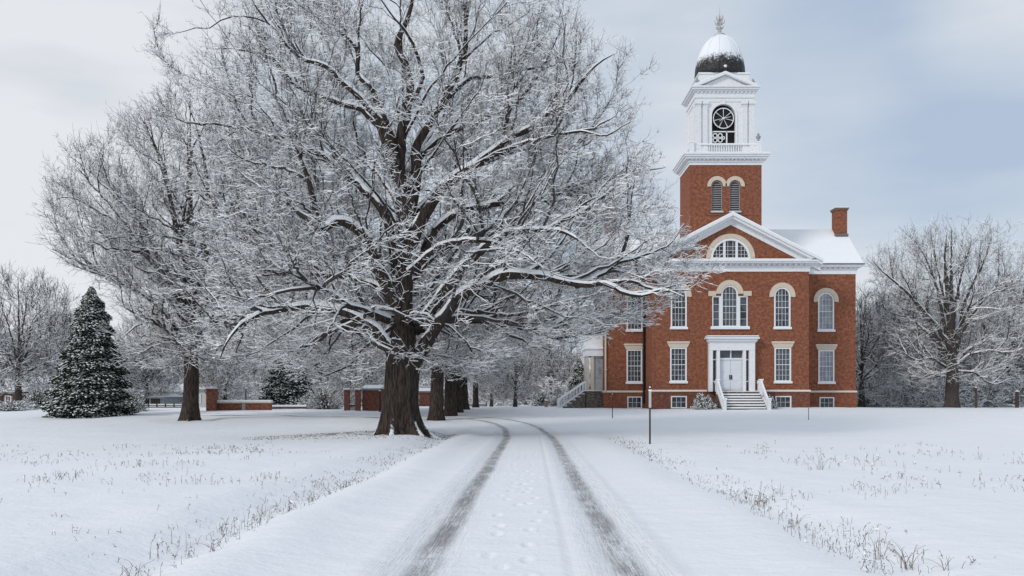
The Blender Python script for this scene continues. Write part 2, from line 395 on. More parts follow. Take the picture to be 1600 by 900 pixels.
def wall_front(mb, x0, x1, z0, z1, Y, ops, depth=.18, mi=0):
    """front wall sheet facing -y with real openings and reveals"""
    xs = sorted({x0, x1, *[o[0] for o in ops], *[o[1] for o in ops]}); zs = sorted({z0, z1, *[o[2] for o in ops], *[o[3] for o in ops]})
    for i in range(len(xs) - 1):
        for j in range(len(zs) - 1):
            cx, cz = (xs[i] + xs[i + 1]) / 2, (zs[j] + zs[j + 1]) / 2
            if any(o[0] < cx < o[1] and o[2] < cz < o[3] for o in ops): continue
            mb.add([(xs[i], Y, zs[j]), (xs[i + 1], Y, zs[j]), (xs[i + 1], Y, zs[j + 1]), (xs[i], Y, zs[j + 1])], [(0, 1, 2, 3)], mi)
    for a, b, c, d, arch in ops:
        y1 = Y + depth
        if not arch:
            mb.add([(a, Y, c), (a, y1, c), (a, y1, d), (a, Y, d)], [(0, 1, 2, 3)], mi); mb.add([(b, Y, c), (b, y1, c), (b, y1, d), (b, Y, d)], [(3, 2, 1, 0)], mi)
            mb.add([(a, Y, d), (a, y1, d), (b, y1, d), (b, Y, d)], [(0, 1, 2, 3)], mi)
        else:
            r = (b - a) / 2; sz = d - r; xc = (a + b) / 2; n = 14
            mb.add([(a, Y, c), (a, y1, c), (a, y1, sz), (a, Y, sz)], [(0, 1, 2, 3)], mi); mb.add([(b, Y, c), (b, y1, c), (b, y1, sz), (b, Y, sz)], [(3, 2, 1, 0)], mi)
            P = [(xc + r * math.cos(math.pi * i / n), sz + r * math.sin(math.pi * i / n)) for i in range(n + 1)]
            h = n // 2
            mb.add([(x, Y, z) for x, z in P[:h + 1]] + [(b, Y, d)], [tuple([h + 1] + list(range(h, -1, -1)))], mi)
            mb.add([(x, Y, z) for x, z in P[h:]] + [(a, Y, d)], [tuple([n - h + 1] + list(range(n - h, -1, -1)))], mi)
            for i in range(n): mb.add([(P[i][0], Y, P[i][1]), (P[i + 1][0], Y, P[i + 1][1]), (P[i + 1][0], y1, P[i + 1][1]), (P[i][0], y1, P[i][1])], [(0, 1, 2, 3)], mi)
        mb.add([(a, Y, c), (b, Y, c), (b, y1, c), (a, y1, c)], [(0, 1, 2, 3)], mi)

def window(x0, x1, z0, z1, Y, arch, cols, rows, g='glass', hood=None, sill=True, parent=None, fw=.11, label=None, meet=True, fan=False):
    """x0..z1 = the opening. window mesh = casing and glazing bars; children pane, sill, hood"""
    yf = Y - .035; yb = Y + .13; r = (x1 - x0) / 2; xc = (x0 + x1) / 2; sz = z1 - r if arch else z1
    f = MB()
    f.box(x0, x0 + fw, yf, yb, z0, sz); f.box(x1 - fw, x1, yf, yb, z0, sz); f.box(x0 + fw, x1 - fw, yf, yb, z0, z0 + fw)
    if arch: f.arc(xc, sz, r - fw, r, yf, yb, n=16)
    else: f.box(x0 + fw, x1 - fw, yf, yb, z1 - fw, z1)
    bw = .022; ix0, ix1 = x0 + fw, x1 - fw
    top = lambda x: (sz + math.sqrt(max(0, (r - fw) ** 2 - (x - xc) ** 2))) if arch else z1 - fw
    for i in range(1, cols):
        x = ix0 + (ix1 - ix0) * i / cols; f.box(x - bw / 2, x + bw / 2, Y + .05, Y + .095, z0 + fw, top(x))
    zt = z1 - fw
    for j in range(1, rows):
        z = z0 + fw + (zt - z0 - fw) * j / rows
        hw = (ix1 - ix0) / 2 if z < sz else math.sqrt(max(.001, (r - fw) ** 2 - (z - sz) ** 2)) if arch else 0
        th = .05 if (meet and j == rows // 2) else bw
        f.box(xc - hw, xc + hw, Y + .045, Y + .10, z - th / 2, z + th / 2)
    wo = part(f, 'window', 'white_paint', parent)
    if label: wo['label'] = label
    p = MB()
    if arch:
        P = [(ix0, z0 + .02), (ix1, z0 + .02)] + [(xc + (r - .03) * math.cos(math.pi * i / 16), sz + (r - .03) * math.sin(math.pi * i / 16)) for i in range(17)]
        p.prism(P, Y + .105, Y + .125)
    else: p.box(x0 + .03, x1 - .03, Y + .105, Y + .125, z0 + .03, z1 - .03)
    part(p, 'pane', g, wo)
    if sill:
        s = MB(); s.box(x0 - .08, x1 + .08, Y - .14, Y + .02, z0 - .13, z0 - .003); s.box(x0 - .07, x1 + .07, Y - .13, Y - .037, z0 - .003, z0 + .05, 1); part(s, 'sill', ['white_paint', 'snow'], wo)
    if hood == 'arch':
        h = MB(); ho = r + .37; h.arc(xc, sz, r + .012, ho, Y - .085, Y + .02, -8, 188, 22)
        part(h, 'hood', 'limestone', wo)
    elif hood == 'flat':
        h = MB(); h.prism([(x0 - .06, z1 + .01), (x1 + .06, z1 + .01), (x1 + .22, z1 + .34), (x0 - .22, z1 + .34)], Y - .07, Y + .02)
        h.box(x0 - .24, x1 + .24, Y - .12, Y + .02, z1 + .343, z1 + .42); h.box(x0 - .22, x1 + .22, Y - .11, Y - .003, z1 + .423, z1 + .46, 1)
        part(h, 'hood', ['limestone', 'snow'], wo)
    return wo

zb1 = bz(612); zent = bz(424.5)         # top of the basement, underside of the entablature
xl, xr = bx(1019), bx(1264)
WA = [('arch', bx(1048), bx(1073)), ('arch', bx(1209.5), bx(1235))]
def o2(px0, px1, py0, py1, D=D0, arch=False): return (bx(px0, D), bx(px1, D), bz(py1, D), bz(py0, D), arch)
cen_second = [o2(1048, 1073, 449, 512, arch=True), o2(1209.5, 1235, 449, 512, arch=True)]
pal = o2(1127, 1153, 446, 511, arch=True)
pal_l, pal_r = o2(1113, 1125, 463, 511), o2(1155, 1168, 463, 511)
cen_first = [o2(1047, 1073, 543, 596.5), o2(1210, 1236, 543, 596.5)]
cen_base = [o2(1048, 1073, 618.7, 638), o2(1211, 1236, 618.7, 638)]
door_op = o2(1107, 1176, 540, 610.5)
body = MB()
wall_front(body, xl, xr, zb1, zent, D0, cen_second + [pal, pal_l, pal_r] + cen_first + [door_op])
DB = 83.0
body.add([(xl, D0, zb1), (xl, DB, zb1), (xl, DB, zent), (xl, D0, zent)], [(3, 2, 1, 0)][::-1]); body.add([(xr, D0, zb1), (xr, DB, zb1), (xr, DB, zent), (xr, D0, zent)], [(0, 1, 2, 3)])
body.add([(xl, DB, zb1), (xr, DB, zb1), (xr, DB, zent), (xl, DB, zent)], [(3, 2, 1, 0)])
body.box(xl + .5, xr - .5, D0 + .6, D0 + .7, zb1, zent)
part(body, 'main_wall', 'brick')
def blocks(name, x0, x1, y0, y1, z0, z1, ops, m_):
    b = MB(); wall_front(b, x0, x1, z0, z1, y0, ops)
    b.add([(x0, y0, z0), (x0, y1, z0), (x0, y1, z1), (x0, y0, z1)], [(0, 1, 2, 3)]); b.add([(x1, y0, z0), (x1, y1, z0), (x1, y1, z1), (x1, y0, z1)], [(0, 1, 2, 3)])
    b.add([(x0, y1, z0), (x1, y1, z0), (x1, y1, z1), (x0, y1, z1)], [(3, 2, 1, 0)])
    return part(b, name, m_)
blocks('basement_wall', xl - .06, xr + .06, D0 - .06, DB, GB - .3, zb1 - .02, [(a, b, c, d, e) for a, b, c, d, e in cen_base], 'brick_dark')['label'] = 'weathered darker brick at the base of the centre block'
for o in cen_base: window(*o[:4], D0 - .06, False, 3, 2, parent=house, fw=.09, sill=False, meet=False)
for o in cen_second: window(*o[:4], D0, True, 4, 6, hood='arch')
for o in cen_first: window(*o[:4], D0, False, 4, 6, hood='flat')
# palladian window
pw = window(*pal[:4], D0, True, 4, 6, sill=False); pw['label'] = 'arched centre light of the three-part window over the door'
for q in (pal_l, pal_r): window(*q[:4], D0, False, 1, 4, sill=False, fw=.07, meet=False)['label'] = 'narrow side light of the three-part window over the door'
h = MB(); xc = (pal[0] + pal[1]) / 2; rr = (pal[1] - pal[0]) / 2; sz = pal[3] - rr
h.arc(xc, sz, rr + .012, rr + .42, D0 - .10, D0 + .02, 0, 180, 20)
h.box(bx(1106.7), xc - rr - .423, D0 - .10, D0 + .02, bz(462.5), bz(455)); h.box(xc + rr + .423, bx(1174), D0 - .10, D0 + .02, bz(462.5), bz(455))
h.box(bx(1106.7), pal_l[1] + .05, D0 - .06, D0 + .02, bz(463), bz(462.6)); part(h, 'window_hood', 'limestone')
s = MB(); s.box(bx(1110), bx(1171), D0 - .16, D0 + .02, bz(514.5), bz(511)); s.box(bx(1110.5), bx(1170.5), D0 - .15, D0 - .037, bz(511), bz(509.8), 1)
for a in (1125.05, 1153.05): s.box(bx(a), bx(a + 1.9), D0 - .05, D0 + .05, bz(511), bz(463))
part(s, 'window_sill', ['white_paint', 'snow'])
# wings
for sgn, x0, x1, win2, win1, wb, gl in ((1, xr, bx(1337, DW), (1278, 1303, 457, 516), (1278.5, 1303.5, 547, 597.5), (1280, 1303, 620.5, 638.5), 'glass_curtained'),
                                (-1, bx(944, DW), xl, (979, 1004, 457, 516), (979, 1003.5, 546, 597.5), (980, 1003, 619.5, 638.5), 'glass')):
    zw1 = bz(613, DW); zwe = bz(428.5, DW)
    o_2 = o2(*win2, D=DW, arch=True); o_1 = o2(*win1, D=DW); o_b = o2(*wb, D=DW)
    yb = 81.5
    blocks('wing_wall', x0, x1, DW, yb, zw1, zwe, [o_2, o_1], 'brick')
    blocks('wing_basement', x0 - .05, x1 + (.05 if sgn > 0 else -.06), DW - .05, yb, GB - .3, zw1 - .02, [o_b], 'brick')
    window(*o_2[:4], DW, True, 4, 6, g=gl, hood='arch'); window(*o_1[:4], DW, False, 4, 6, g=gl, hood='flat')
    window(*o_b[:4], DW - .05, False, 3, 2, parent=house, fw=.09, sill=False, meet=False)
    wt = MB(); wt.box(x0 - .09, x1 + .09, DW - .13, DW + .02, zw1 - .018, zw1 + .08); wt.box(x0 - .08, x1 + .08, DW - .12, DW - .003, zw1 + .08, zw1 + .13, 1)
    ex0 = x0 - .093 if sgn < 0 else x1; 
    if sgn < 0: wt.box(x0 - .12, x0 + .0, DW + .02, yb, zw1 - .018, zw1 + .08)
    part(wt, 'water_table', ['limestone', 'snow'])
    # entablature in steps, gutter on top
    en = MB(); ze = zwe
    a0 = x0 if sgn < 0 else x0 + .002; 
    for za, zb_, pr in ((0, .34, .07), (.34, .42, .14), (.42, .55, .10), (.55, .64, .40), (.64, .76, .48)):
        xa = x0 - (pr if sgn < 0 else 0); xb = x1 + (pr if sgn > 0 else 0)
        en.box(xa, xb, DW - pr, yb + pr, ze + za + .002, ze + zb_)
    nd = int((x1 - x0) / .42)
    for i in range(nd): xd = x0 + .2 + i * .42; en.box(xd, xd + .16, DW - .24, DW - .10, ze + .425, ze + .545)
    part(en, 'cornice', 'white_paint')
    # roof: ridge along x
    zr = bz(358, 77.4); rf = MB(); e0, e1 = DW - .50, yb + .5; rm = 77.4; zz = ze + .765
    xa = (x0 - .55) if sgn < 0 else BX - 2; xb = (x1 + .55) if sgn > 0 else BX + 2
    rf.prismx([(e0, zz), (rm, zr), (e1, zz), (e1, zz - .002), (rm, zr - .35), (e0 + .1, zz - .002)][:3] + [(e1, zz + .02)][:0], xa, xb)
    part(rf, 'wing_roof', 'snow', bevel=.05)
    gut = MB(); gut.box(xa if sgn < 0 else x0 + .6, xb if sgn > 0 else x1 - .6, e0 - .05, e0 + .03, zz - .03, zz + .07); part(gut, 'gutter', 'metal')
    # chimney
    cxp = bx(1311, 77) if sgn > 0 else bx(953, 77)
    ch = MB(); cz0, cz1 = zr - 1.0, bz(331, 77); hw = .48
    ch.box(cxp - hw, cxp + hw, 76.4, 77.4, cz0, cz1); ch.box(cxp - hw - .07, cxp + hw + .07, 76.33, 77.47, cz1, cz1 + .12); ch.box(cxp - hw - .12, cxp + hw + .12, 76.28, 77.52, cz1 + .12, cz1 + .22, 1)
    ch.box(cxp - hw - .08, cxp + hw + .08, 76.32, 77.48, cz1 + .22, cz1 + .30, 2); ch.box(cxp - hw - .08, cxp + hw + .08, 76.32, 77.48, bz(369, 77) - .1, bz(369, 77) + .08, 1)
    part(ch, 'chimney', ['brick', 'metal', 'snow'])
# central water table
for a, b in ((xl - .1, bx(1104)), (bx(1179), xr + .1)):
    wt = MB(); wt.box(a, b, D0 - .15, D0 + .02, zb1 - .018, zb1 + .09); wt.box(a + .01, b - .01, D0 - .14, D0 - .003, zb1 + .09, zb1 + .14, 1)
    part(wt, 'water_table', ['limestone', 'snow'])
# central entablature and pediment
en = MB()
for za, zb_, pr in ((0, .36, .07), (.36, .44, .15), (.44, .60, .10), (.60, .72, .55), (.72, .86, .66)):
    en.box(xl - pr, xr + pr, D0 - pr, DB, zent + za + .002, zent + zb_)
for i in range(int((xr - xl) / .42)): xd = xl + .12 + i * .42; en.box(xd, xd + .17, D0 - .28, D0 - .10, zent + .445, zent + .595)
en.box(xl - .6, xr + .6, D0 - .62, D0 - .12, zent + .862, zent + .93, 1)
part(en, 'cornice', ['white_paint', 'snow'])
zp = zent + .865; apz = bz(333, D0 - .6); HWP = (xr - xl) / 2 + .85; xc0 = (xl + xr) / 2
slope = (apz - zp) / HWP
ty_ = MB(); th = .80; ymt = D0 + .02
lun = (bx(1109), bx(1171)); lr = (lun[1] - lun[0]) / 2; lx = xc0; lz = bz(403.5)
n = 20; inner = [(lx + lr * math.cos(math.pi * i / n), lz + lr * math.sin(math.pi * i / n)) for i in range(n + 1)]
ap = (xc0, apz - .3); bl, br = (xc0 - HWP + .9, zp + .02), (xc0 + HWP - .9, zp + .02)
# tympanum sheet with the lunette opening
fl = []
for i in range(n):
    p, q = inner[i], inner[i + 1]
    def outp(pt):
        a = math.atan2(pt[1] - lz, pt[0] - lx); d = (math.cos(a), math.sin(a))
        # distance to the rakes
        s_ = 1 if d[0] >= 0 else -1
        k_ = (apz - .3 - lz) / (abs(d[0]) * slope + d[1]) if (abs(d[0]) * slope + d[1]) > 0 else 5
        return (lx + d[0] * k_, lz + d[1] * k_)
    P, Q_ = outp(p), outp(q); ty_.add([(p[0], ymt, p[1]), (P[0], ymt, P[1]), (Q_[0], ymt, Q_[1]), (q[0], ymt, q[1])], [(0, 1, 2, 3)])
ty_.add([(xc0 - HWP, ymt, zp), (xc0 + HWP, ymt, zp), (xc0 + HWP, ymt, lz), (xc0 - HWP, ymt, lz)], [(0, 1, 2, 3)])
ty_.add([(xc0 - HWP + .2, D0 + .4, zp), (xc0 + HWP - .2, D0 + .4, zp), (xc0, D0 + .4, apz - .3)], [(0, 1, 2)])
part(ty_, 'pediment', 'brick')
rk = MB(); y0_, y1_ = D0 - .68, D0 + .3
def rake(hb, ht, ya, yb2, mi=0):
    for s_ in (1, -1):
        P = [(xc0, apz - hb), (xc0 + s_ * HWP, zp + .85 - .85 - hb + .0), (xc0 + s_ * HWP, zp - ht), (xc0, apz - ht)]
        if s_ > 0: P = P[::-1]
        rk.prism(P, ya, yb2, mi)
rake(.0, .20, D0 - .80, y1_); rake(.20, .40, D0 - .62, y1_); rake(.40, .80, D0 - .12, y1_); rake(-.10, 0, D0 - .78, y1_, 1)
part(rk, 'raking_cornice', ['white_paint', 'snow'])
rf = MB(); rf.prism([(xc0 - HWP - .05, zp + .02), (xc0 + HWP + .05, zp + .02), (xc0, apz + .10)], D0 + .3, DB + .5); part(rf, 'main_roof', 'snow')
# lunette
lw = MB(); lw.arc(lx, lz, lr - .17, lr, ymt - .06, ymt + .1, n=24); lw.box(lx - lr, lx + lr, ymt - .10, ymt + .1, lz - .14, lz + .05)
for s_ in (1, -1): lw.box(lx + s_ * .48 - .09, lx + s_ * .48 + .09, ymt - .04, ymt + .1, lz + .05, lz + math.sqrt((lr - .15) ** 2 - .48 ** 2))
for i, xx in enumerate((-.2, .2, -.85, .85, -1.1, 1.1)): 
    if abs(xx) < lr - .2: lw.box(lx + xx - .012, lx + xx + .012, ymt + .03, ymt + .07, lz + .05, lz + math.sqrt((lr - .17) ** 2 - xx * xx))
for zz in (.32, .62, .92): hw = math.sqrt((lr - .17) ** 2 - zz ** 2); lw.box(lx - hw, lx + hw, ymt + .03, ymt + .07, lz + zz - .012, lz + zz + .012)
lo_ = part(lw, 'window', 'white_paint'); lo_['label'] = 'half-round fan window in the brick pediment'
p = MB(); p.prism([(lx + (lr - .05) * math.cos(math.pi * i / 20), lz + (lr - .05) * math.sin(math.pi * i / 20)) for i in range(21)], ymt + .08, ymt + .1); part(p, 'pane', 'glass', lo_)
hd = MB(); hd.arc(lx, lz, lr + .012, lr + .36, ymt - .07, ymt + .02, n=24); part(hd, 'hood', 'limestone', lo_)

# entrance
dp = MB(); yd = D0 - .55
d0, d1 = bx(1106), bx(1177)
dzt = bz(548); zg = zb1
for px0, px1 in ((1106, 1111.5), (1117.5, 1122.5), (1158.5, 1163), (1168, 1177)): dp.box(bx(px0), bx(px1), yd, D0 + .18, zg, dzt)
dp.box(d0, d1, yd - .02, D0 + .2, dzt, bz(536)); dp.box(d0 - .07, d1 + .07, yd - .09, D0 - .003, bz(536), bz(534)); dp.box(d0 - .14, d1 + .14, yd - .18, D0 - .003, bz(534), bz(530.5)); dp.box(d0 - .28, d1 + .28, yd - .32, D0 - .003, bz(530.5), bz(527.7))
dp.box(d0 - .26, d1 + .26, yd - .30, D0 - .003, bz(527.7), bz(526.9), 1); dp.box(d0 - .22, d1 + .22, yd - .27, D0 - .003, bz(526.9), bz(525.2), 2)
dp.box(bx(1122.5), bx(1158.5), yd + .3, D0 + .18, bz(562.5), bz(559.5)); dp.box(bx(1140), bx(1141.6), yd + .3, D0 + .18, bz(559.5), dzt)
for a, b in ((1111.5, 1117.5), (1163, 1168)):
    for z_ in (562, 596): dp.box(bx(a), bx(b), yd + .25, D0 + .18, bz(z_ + 1), bz(z_ - .8))
dpo = part(dp, 'entrance_surround', ['white_paint', 'metal', 'snow'], bevel=.012)
tr = MB(); tr.box(bx(1122.5), bx(1158.5), yd + .42, yd + .45, bz(560), dzt); 
for a, b in ((1111.5, 1117.5), (1163, 1168)): tr.box(bx(a), bx(b), yd + .42, yd + .45, zg, dzt)
part(tr, 'pane', 'glass', dpo)
dr = MB(); xm = (bx(1123.5) + bx(1157.6)) / 2
for a, b in ((bx(1122.5) + .02, xm - .008), (xm + .008, bx(1158.5) - .02)):
    dr.box(a, b, yd + .34, yd + .40, zg + .03, bz(563)); ww = b - a
    for z_, z2 in ((.12, .75), (.85, 1.35), (1.45, 2.25)):
        dr.box(a + .12, b - .12, yd + .325, yd + .34, zg + z_, zg + z2)
doo = part(dr, 'door', 'door_paint', bevel=.01)
hnd = MB(); 
for s_ in (-1, 1): hnd.box(xm + s_ * .07 - .03, xm + s_ * .07 + .03, yd + .27, yd + .34, zg + .95, zg + 1.3)
part(hnd, 'handle', 'black', doo)
# stairs
st = MB(); ns = 7; sx0, sx1 = bx(1117.5), bx(1178); ytop = yd - 1.0; gtop = .74
st.box(sx0, sx1, ytop, D0 - .06, gtop - .3, zg - .02)
for i in range(ns):
    zt = zg - .02 - (i + 1) * (zg - gtop) / (ns + .2); y_ = ytop - .31 * (i + 1); st.box(sx0, sx1, y_, y_ + .31, gtop - .3, zt)
    st.box(sx0 + .01, sx1 - .01, y_ - .025, y_ + .28, zt - .04, zt + .06, 1)
st.box(sx0 + .02, sx1 - .02, ytop + .02, yd - .02, zg - .02, zg + .03, 1)
sto = part(st, 'entrance_steps', ['stone', 'snow'])
for s_, xa in ((-1, sx0 - .22), (1, sx1 + .05)):
    rl = MB(); xb = xa + .15; ye = ytop - .31 * ns
    rl.prismx([(ye, gtop + .46), (ye, gtop + .62), (ytop, zg + .86), (ytop, zg + .70)], xa, xb)
    rl.prismx([(ye, gtop - .2), (ye, gtop + .12), (ytop, zg + .12), (ytop, zg - .1)], xa, xb)
    for i in range(9):
        y_ = ye + (ytop - ye) * (i + .5) / 9; zl = gtop + (zg - gtop) * (i + .5) / 9; rl.box(xa + .06, xb - .06, y_ - .04, y_ + .04, zl + .1, zl + .5)
    for y_, z_ in ((ye, gtop), (ytop, zg)): rl.box(xa - .04, xb + .04, y_ - .13, y_ + .13, z_ - .2, z_ + .85); rl.box(xa - .08, xb + .08, y_ - .17, y_ + .17, z_ + .85, z_ + .95, 1)
    rl.box(xa, xb, ytop + .13, D0 - .7, zg + .62, zg + .85)
    for i in range(5): rl.box(xa + .06, xb - .06, ytop + .2 + i * .16, ytop + .27 + i * .16, zg, zg + .62)
    rl.prismx([(ye, gtop + .62), (ye, gtop + .68), (ytop, zg + .92), (ytop, zg + .86)], xa + .02, xb - .02, 1)
    part(rl, 'stair_railing', ['white_paint', 'snow'])
# recess corner shade put in as a dark pipe, then the pale downspout
ds = MB(); ds.bar((xl - .16, DW - .16, zb1 - .9), (xl - .16, DW - .16, zent - .1), .10, n=10); ds.box(xl - .3, xl - .02, DW - .3, DW - .02, zent - .3, zent); part(ds, 'corner_pipe', 'black')
ds = MB(); x_ = bx(946, DW); ds.bar((x_, DW - .12, bz(612, DW)), (x_, DW - .12, bz(430, DW)), .08, n=10)
for z_ in (4, 7, 10): ds.box(x_ - .12, x_ + .12, DW - .22, DW, z_, z_ + .08)
part(ds, 'corner_pipe', 'limestone')

# ---- tower
def tx_(px): return (px - CX) / F * DT
def tz(py): return (HY - py) / F * DT + CH
tx0, tx1 = tx_(1078), tx_(1190); TD = 4.2; xct = (tx0 + tx1) / 2; ytb = DT + TD
tw = MB(); wl = (tx_(1112), tx_(1128.5), tz(331), tz(282.5), True); wr = (tx_(1140.3), tx_(1156.5), tz(331), tz(282.5), True)
ztc = tz(258)
wall_front(tw, tx0, tx1, 12.5, ztc, DT, [wl, wr], .25)
for x_, o_ in ((tx0, 1), (tx1, -1)): tw.add([(x_, DT, 12.5), (x_, ytb, 12.5), (x_, ytb, ztc), (x_, DT, ztc)], [(0, 1, 2, 3)])
tw.add([(tx0, ytb, 12.5), (tx1, ytb, 12.5), (tx1, ytb, ztc), (tx0, ytb, ztc)], [(3, 2, 1, 0)])
tw.box(tx_(1104), tx_(1172), DT - .05, DT, tz(336.5), tz(334.5)); tw.box(tx0 + .3, tx1 - .3, DT + .5, DT + .55, 13, ztc)
tower = part(tw, 'tower', 'brick')
for q in (wl, wr):
    lv = MB(); a, b, c_, d_, _ = q; r = (b - a) / 2; sz = d_ - r; xm_ = (a + b) / 2
    lv.arc(xm_, sz, r - .06, r, DT + .06, DT + .2, n=14); lv.box(a, a + .06, DT + .06, DT + .2, c_, sz); lv.box(b - .06, b, DT + .06, DT + .2, c_, sz)
    nl = 14
    for i in range(nl):
        z_ = c_ + (d_ - c_) * (i + .3) / nl; hw = (r - .05) if z_ < sz else math.sqrt(max(.01, (r - .05) ** 2 - (z_ - sz) ** 2))
        lv.add([(xm_ - hw, DT + .08, z_), (xm_ + hw, DT + .08, z_), (xm_ + hw, DT + .2, z_ + .13), (xm_ - hw, DT + .2, z_ + .13)], [(0, 1, 2, 3)], 1)
    lv.box(a - .08, b + .08, DT - .12, DT + .02, c_ - .1, c_ - .002); lv.box(a - .07, b + .07, DT - .1, DT + .04, c_ - .002, c_ + .05, 2)
    lo = part(lv, 'louvred_window', ['siding_grey', 'siding_grey', 'snow'], tower)
    hd = MB(); hd.arc(xm_, sz, r + .05, r + .36, DT - .08, DT + .02, -4, 184, 20); part(hd, 'window_hood', 'limestone', tower)
# side hood seen on the left face of the tower
def ring(mb, x0, x1, y0, y1, steps, z0, mi=0):
    for a, b, p in steps: mb.box(x0 - p, x1 + p, y0 - p, y1 + p, z0 + a, z0 + b, mi)
cn = MB(); ring(cn, tx0, tx1, DT, ytb, ((.002, .22, .05), (.222, .34, .14), (.342, .44, .10), (.442, .60, .38), (.602, .74, .50), (.742, .86, .58)), ztc)
for i in range(18): x_ = tx0 + .05 + i * .32; cn.box(x_, x_ + .14, DT - .26, DT - .09, ztc + .345, ztc + .44)
for i in range(14): y_ = DT + .1 + i * .32; cn.box(tx0 - .26, tx0 - .09, y_, y_ + .14, ztc + .345, ztc + .44)
ring(cn, tx0, tx1, DT, ytb, ((.862, .93, .50),), ztc, 1)
part(cn, 'tower_cornice', ['white_paint', 'snow'])
# balustrade
zq0 = tz(238); zq1 = tz(224); bw2 = 2.68; by0, by1 = DT + .12, ytb - .12
ba = MB(); bx0, bx1 = xct - bw2, xct + bw2
ring(ba, bx0, bx1, by0, by1, ((0, .14, .0),), zq0 - .05)
for (a, b, c_, d_) in ((bx0, bx1, by0, by0 + .14), (bx0, bx1, by1 - .14, by1), (bx0, bx0 + .14, by0 + .14, by1 - .14), (bx1 - .14, bx1, by0 + .14, by1 - .14)):
    ba.box(a, b, c_, d_, zq1 - .10, zq1); ba.box(a + .01, b - .01, c_ + .01, d_ - .01, zq1, zq1 + .05, 1)
nb = 26
for i in range(nb):
    x_ = bx0 + .25 + (bx1 - bx0 - .5) * i / (nb - 1)
    if abs(x_ - xct) < 1.35 or True: ba.bar((x_, by0 + .07, zq0 + .09), (x_, by0 + .07, zq1 - .1), .05, .035, 6)
for i in range(14): y_ = by0 + .25 + (by1 - by0 - .5) * i / 13; ba.bar((bx0 + .07, y_, zq0 + .09), (bx0 + .07, y_, zq1 - .1), .05, .035, 6)
for x_ in (bx0, bx1):
    for y_ in (by0, by1): ba.box(x_ - .16, x_ + .16, y_ - .16, y_ + .16, zq0 - .05, zq1 + .1); ba.box(x_ - .2, x_ + .2, y_ - .2, y_ + .2, zq1 + .1, zq1 + .17, 1)
for xa, xb in ((bx0 + .16, bx0 + .75), (bx1 - .75, bx1 - .16)): ba.box(xa, xb, by0 + .02, by0 + .12, zq0 + .09, zq1 - .1)
part(ba, 'balustrade', ['white_paint', 'snow'])
# clock stage
sx_0, sx_1 = xct - 2.30, xct + 2.30; sy0, sy1 = DT + .35, ytb - .35; zc0, zc1 = zq0, tz(157)
bf = MB(); ao = (tx_(1113.6), tx_(1150.6), tz(223), tz(160.5), True)
wall_front(bf, sx_0, sx_1, zc0, zc1, sy0, [ao], .3)
bf.add([(sx_0, sy0, zc0), (sx_0, sy1, zc0), (sx_0, sy1, zc1), (sx_0, sy0, zc1)], [(0, 1, 2, 3)]); bf.add([(sx_1, sy0, zc0), (sx_1, sy1, zc0), (sx_1, sy1, zc1), (sx_1, sy0, zc1)], [(0, 1, 2, 3)])
bf.add([(sx_0, sy1, zc0), (sx_1, sy1, zc0), (sx_1, sy1, zc1), (sx_0, sy1, zc1)], [(3, 2, 1, 0)])
belf = part(bf, 'belfry', 'white_paint')
def pil(x0, x1, y0, y1):
    q = MB(); q.box(x0, x1, y0, y1, zc0 + .5, zc1 - .35); q.box(x0 - .05, x1 + .05, y0 - .05, y1, zc0, zc0 + .5)
    q.box(x0 - .04, x1 + .04, y0 - .04, y1, zc1 - .35, zc1 - .27); q.box(x0 - .09, x1 + .09, y0 - .09, y1, zc1 - .22, zc1 - .003); q.box(x0 + .04, x1 - .04, y0 + .02, y1, zc1 - .27, zc1 - .22)
    for i in range(4):
        xx = x0 + (x1 - x0) * (i + .5) / 4; q.box(xx - .012, xx + .012, y0 - .012, y0 - .001, zc0 + .6, zc1 - .45)
    part(q, 'pilaster', 'white_paint', belf)
for a, b in ((-2.36, -1.92), (-1.78, -1.40), (1.40, 1.78), (1.92, 2.36)): pil(xct + a, xct + b, sy0 - .14, sy0 - .002)
for y_ in (sy0 + .1, sy1 - .55): 
    q = MB(); q.box(sx_0 - .12, sx_0 - .002, y_, y_ + .45, zc0, zc1 - .003); part(q, 'pilaster', 'white_paint', belf)
am = MB(); ar = (ao[1] - ao[0]) / 2; axc = (ao[0] + ao[1]) / 2; asz = ao[3] - ar
am.arc(axc, asz, ar, ar + .16, sy0 - .06, sy0 - .002, n=20); am.box(axc - ar - .16, axc - ar, sy0 - .06, sy0 - .002, zc0, asz); am.box(axc + ar, axc + ar + .16, sy0 - .06, sy0 - .002, zc0, asz); am.box(axc - .12, axc + .12, sy0 - .12, sy0 - .061, ao[3] - .02, ao[3] + .3)
part(am, 'arch_moulding', 'white_paint', belf)
dk = MB(); dk.prism([(axc - ar - .05, zc0), (axc + ar + .05, zc0), (axc + ar + .05, asz + ar), (axc - ar - .05, asz + ar)], sy0 + .5, sy0 + .6); part(dk, 'dark_interior', 'black', belf)
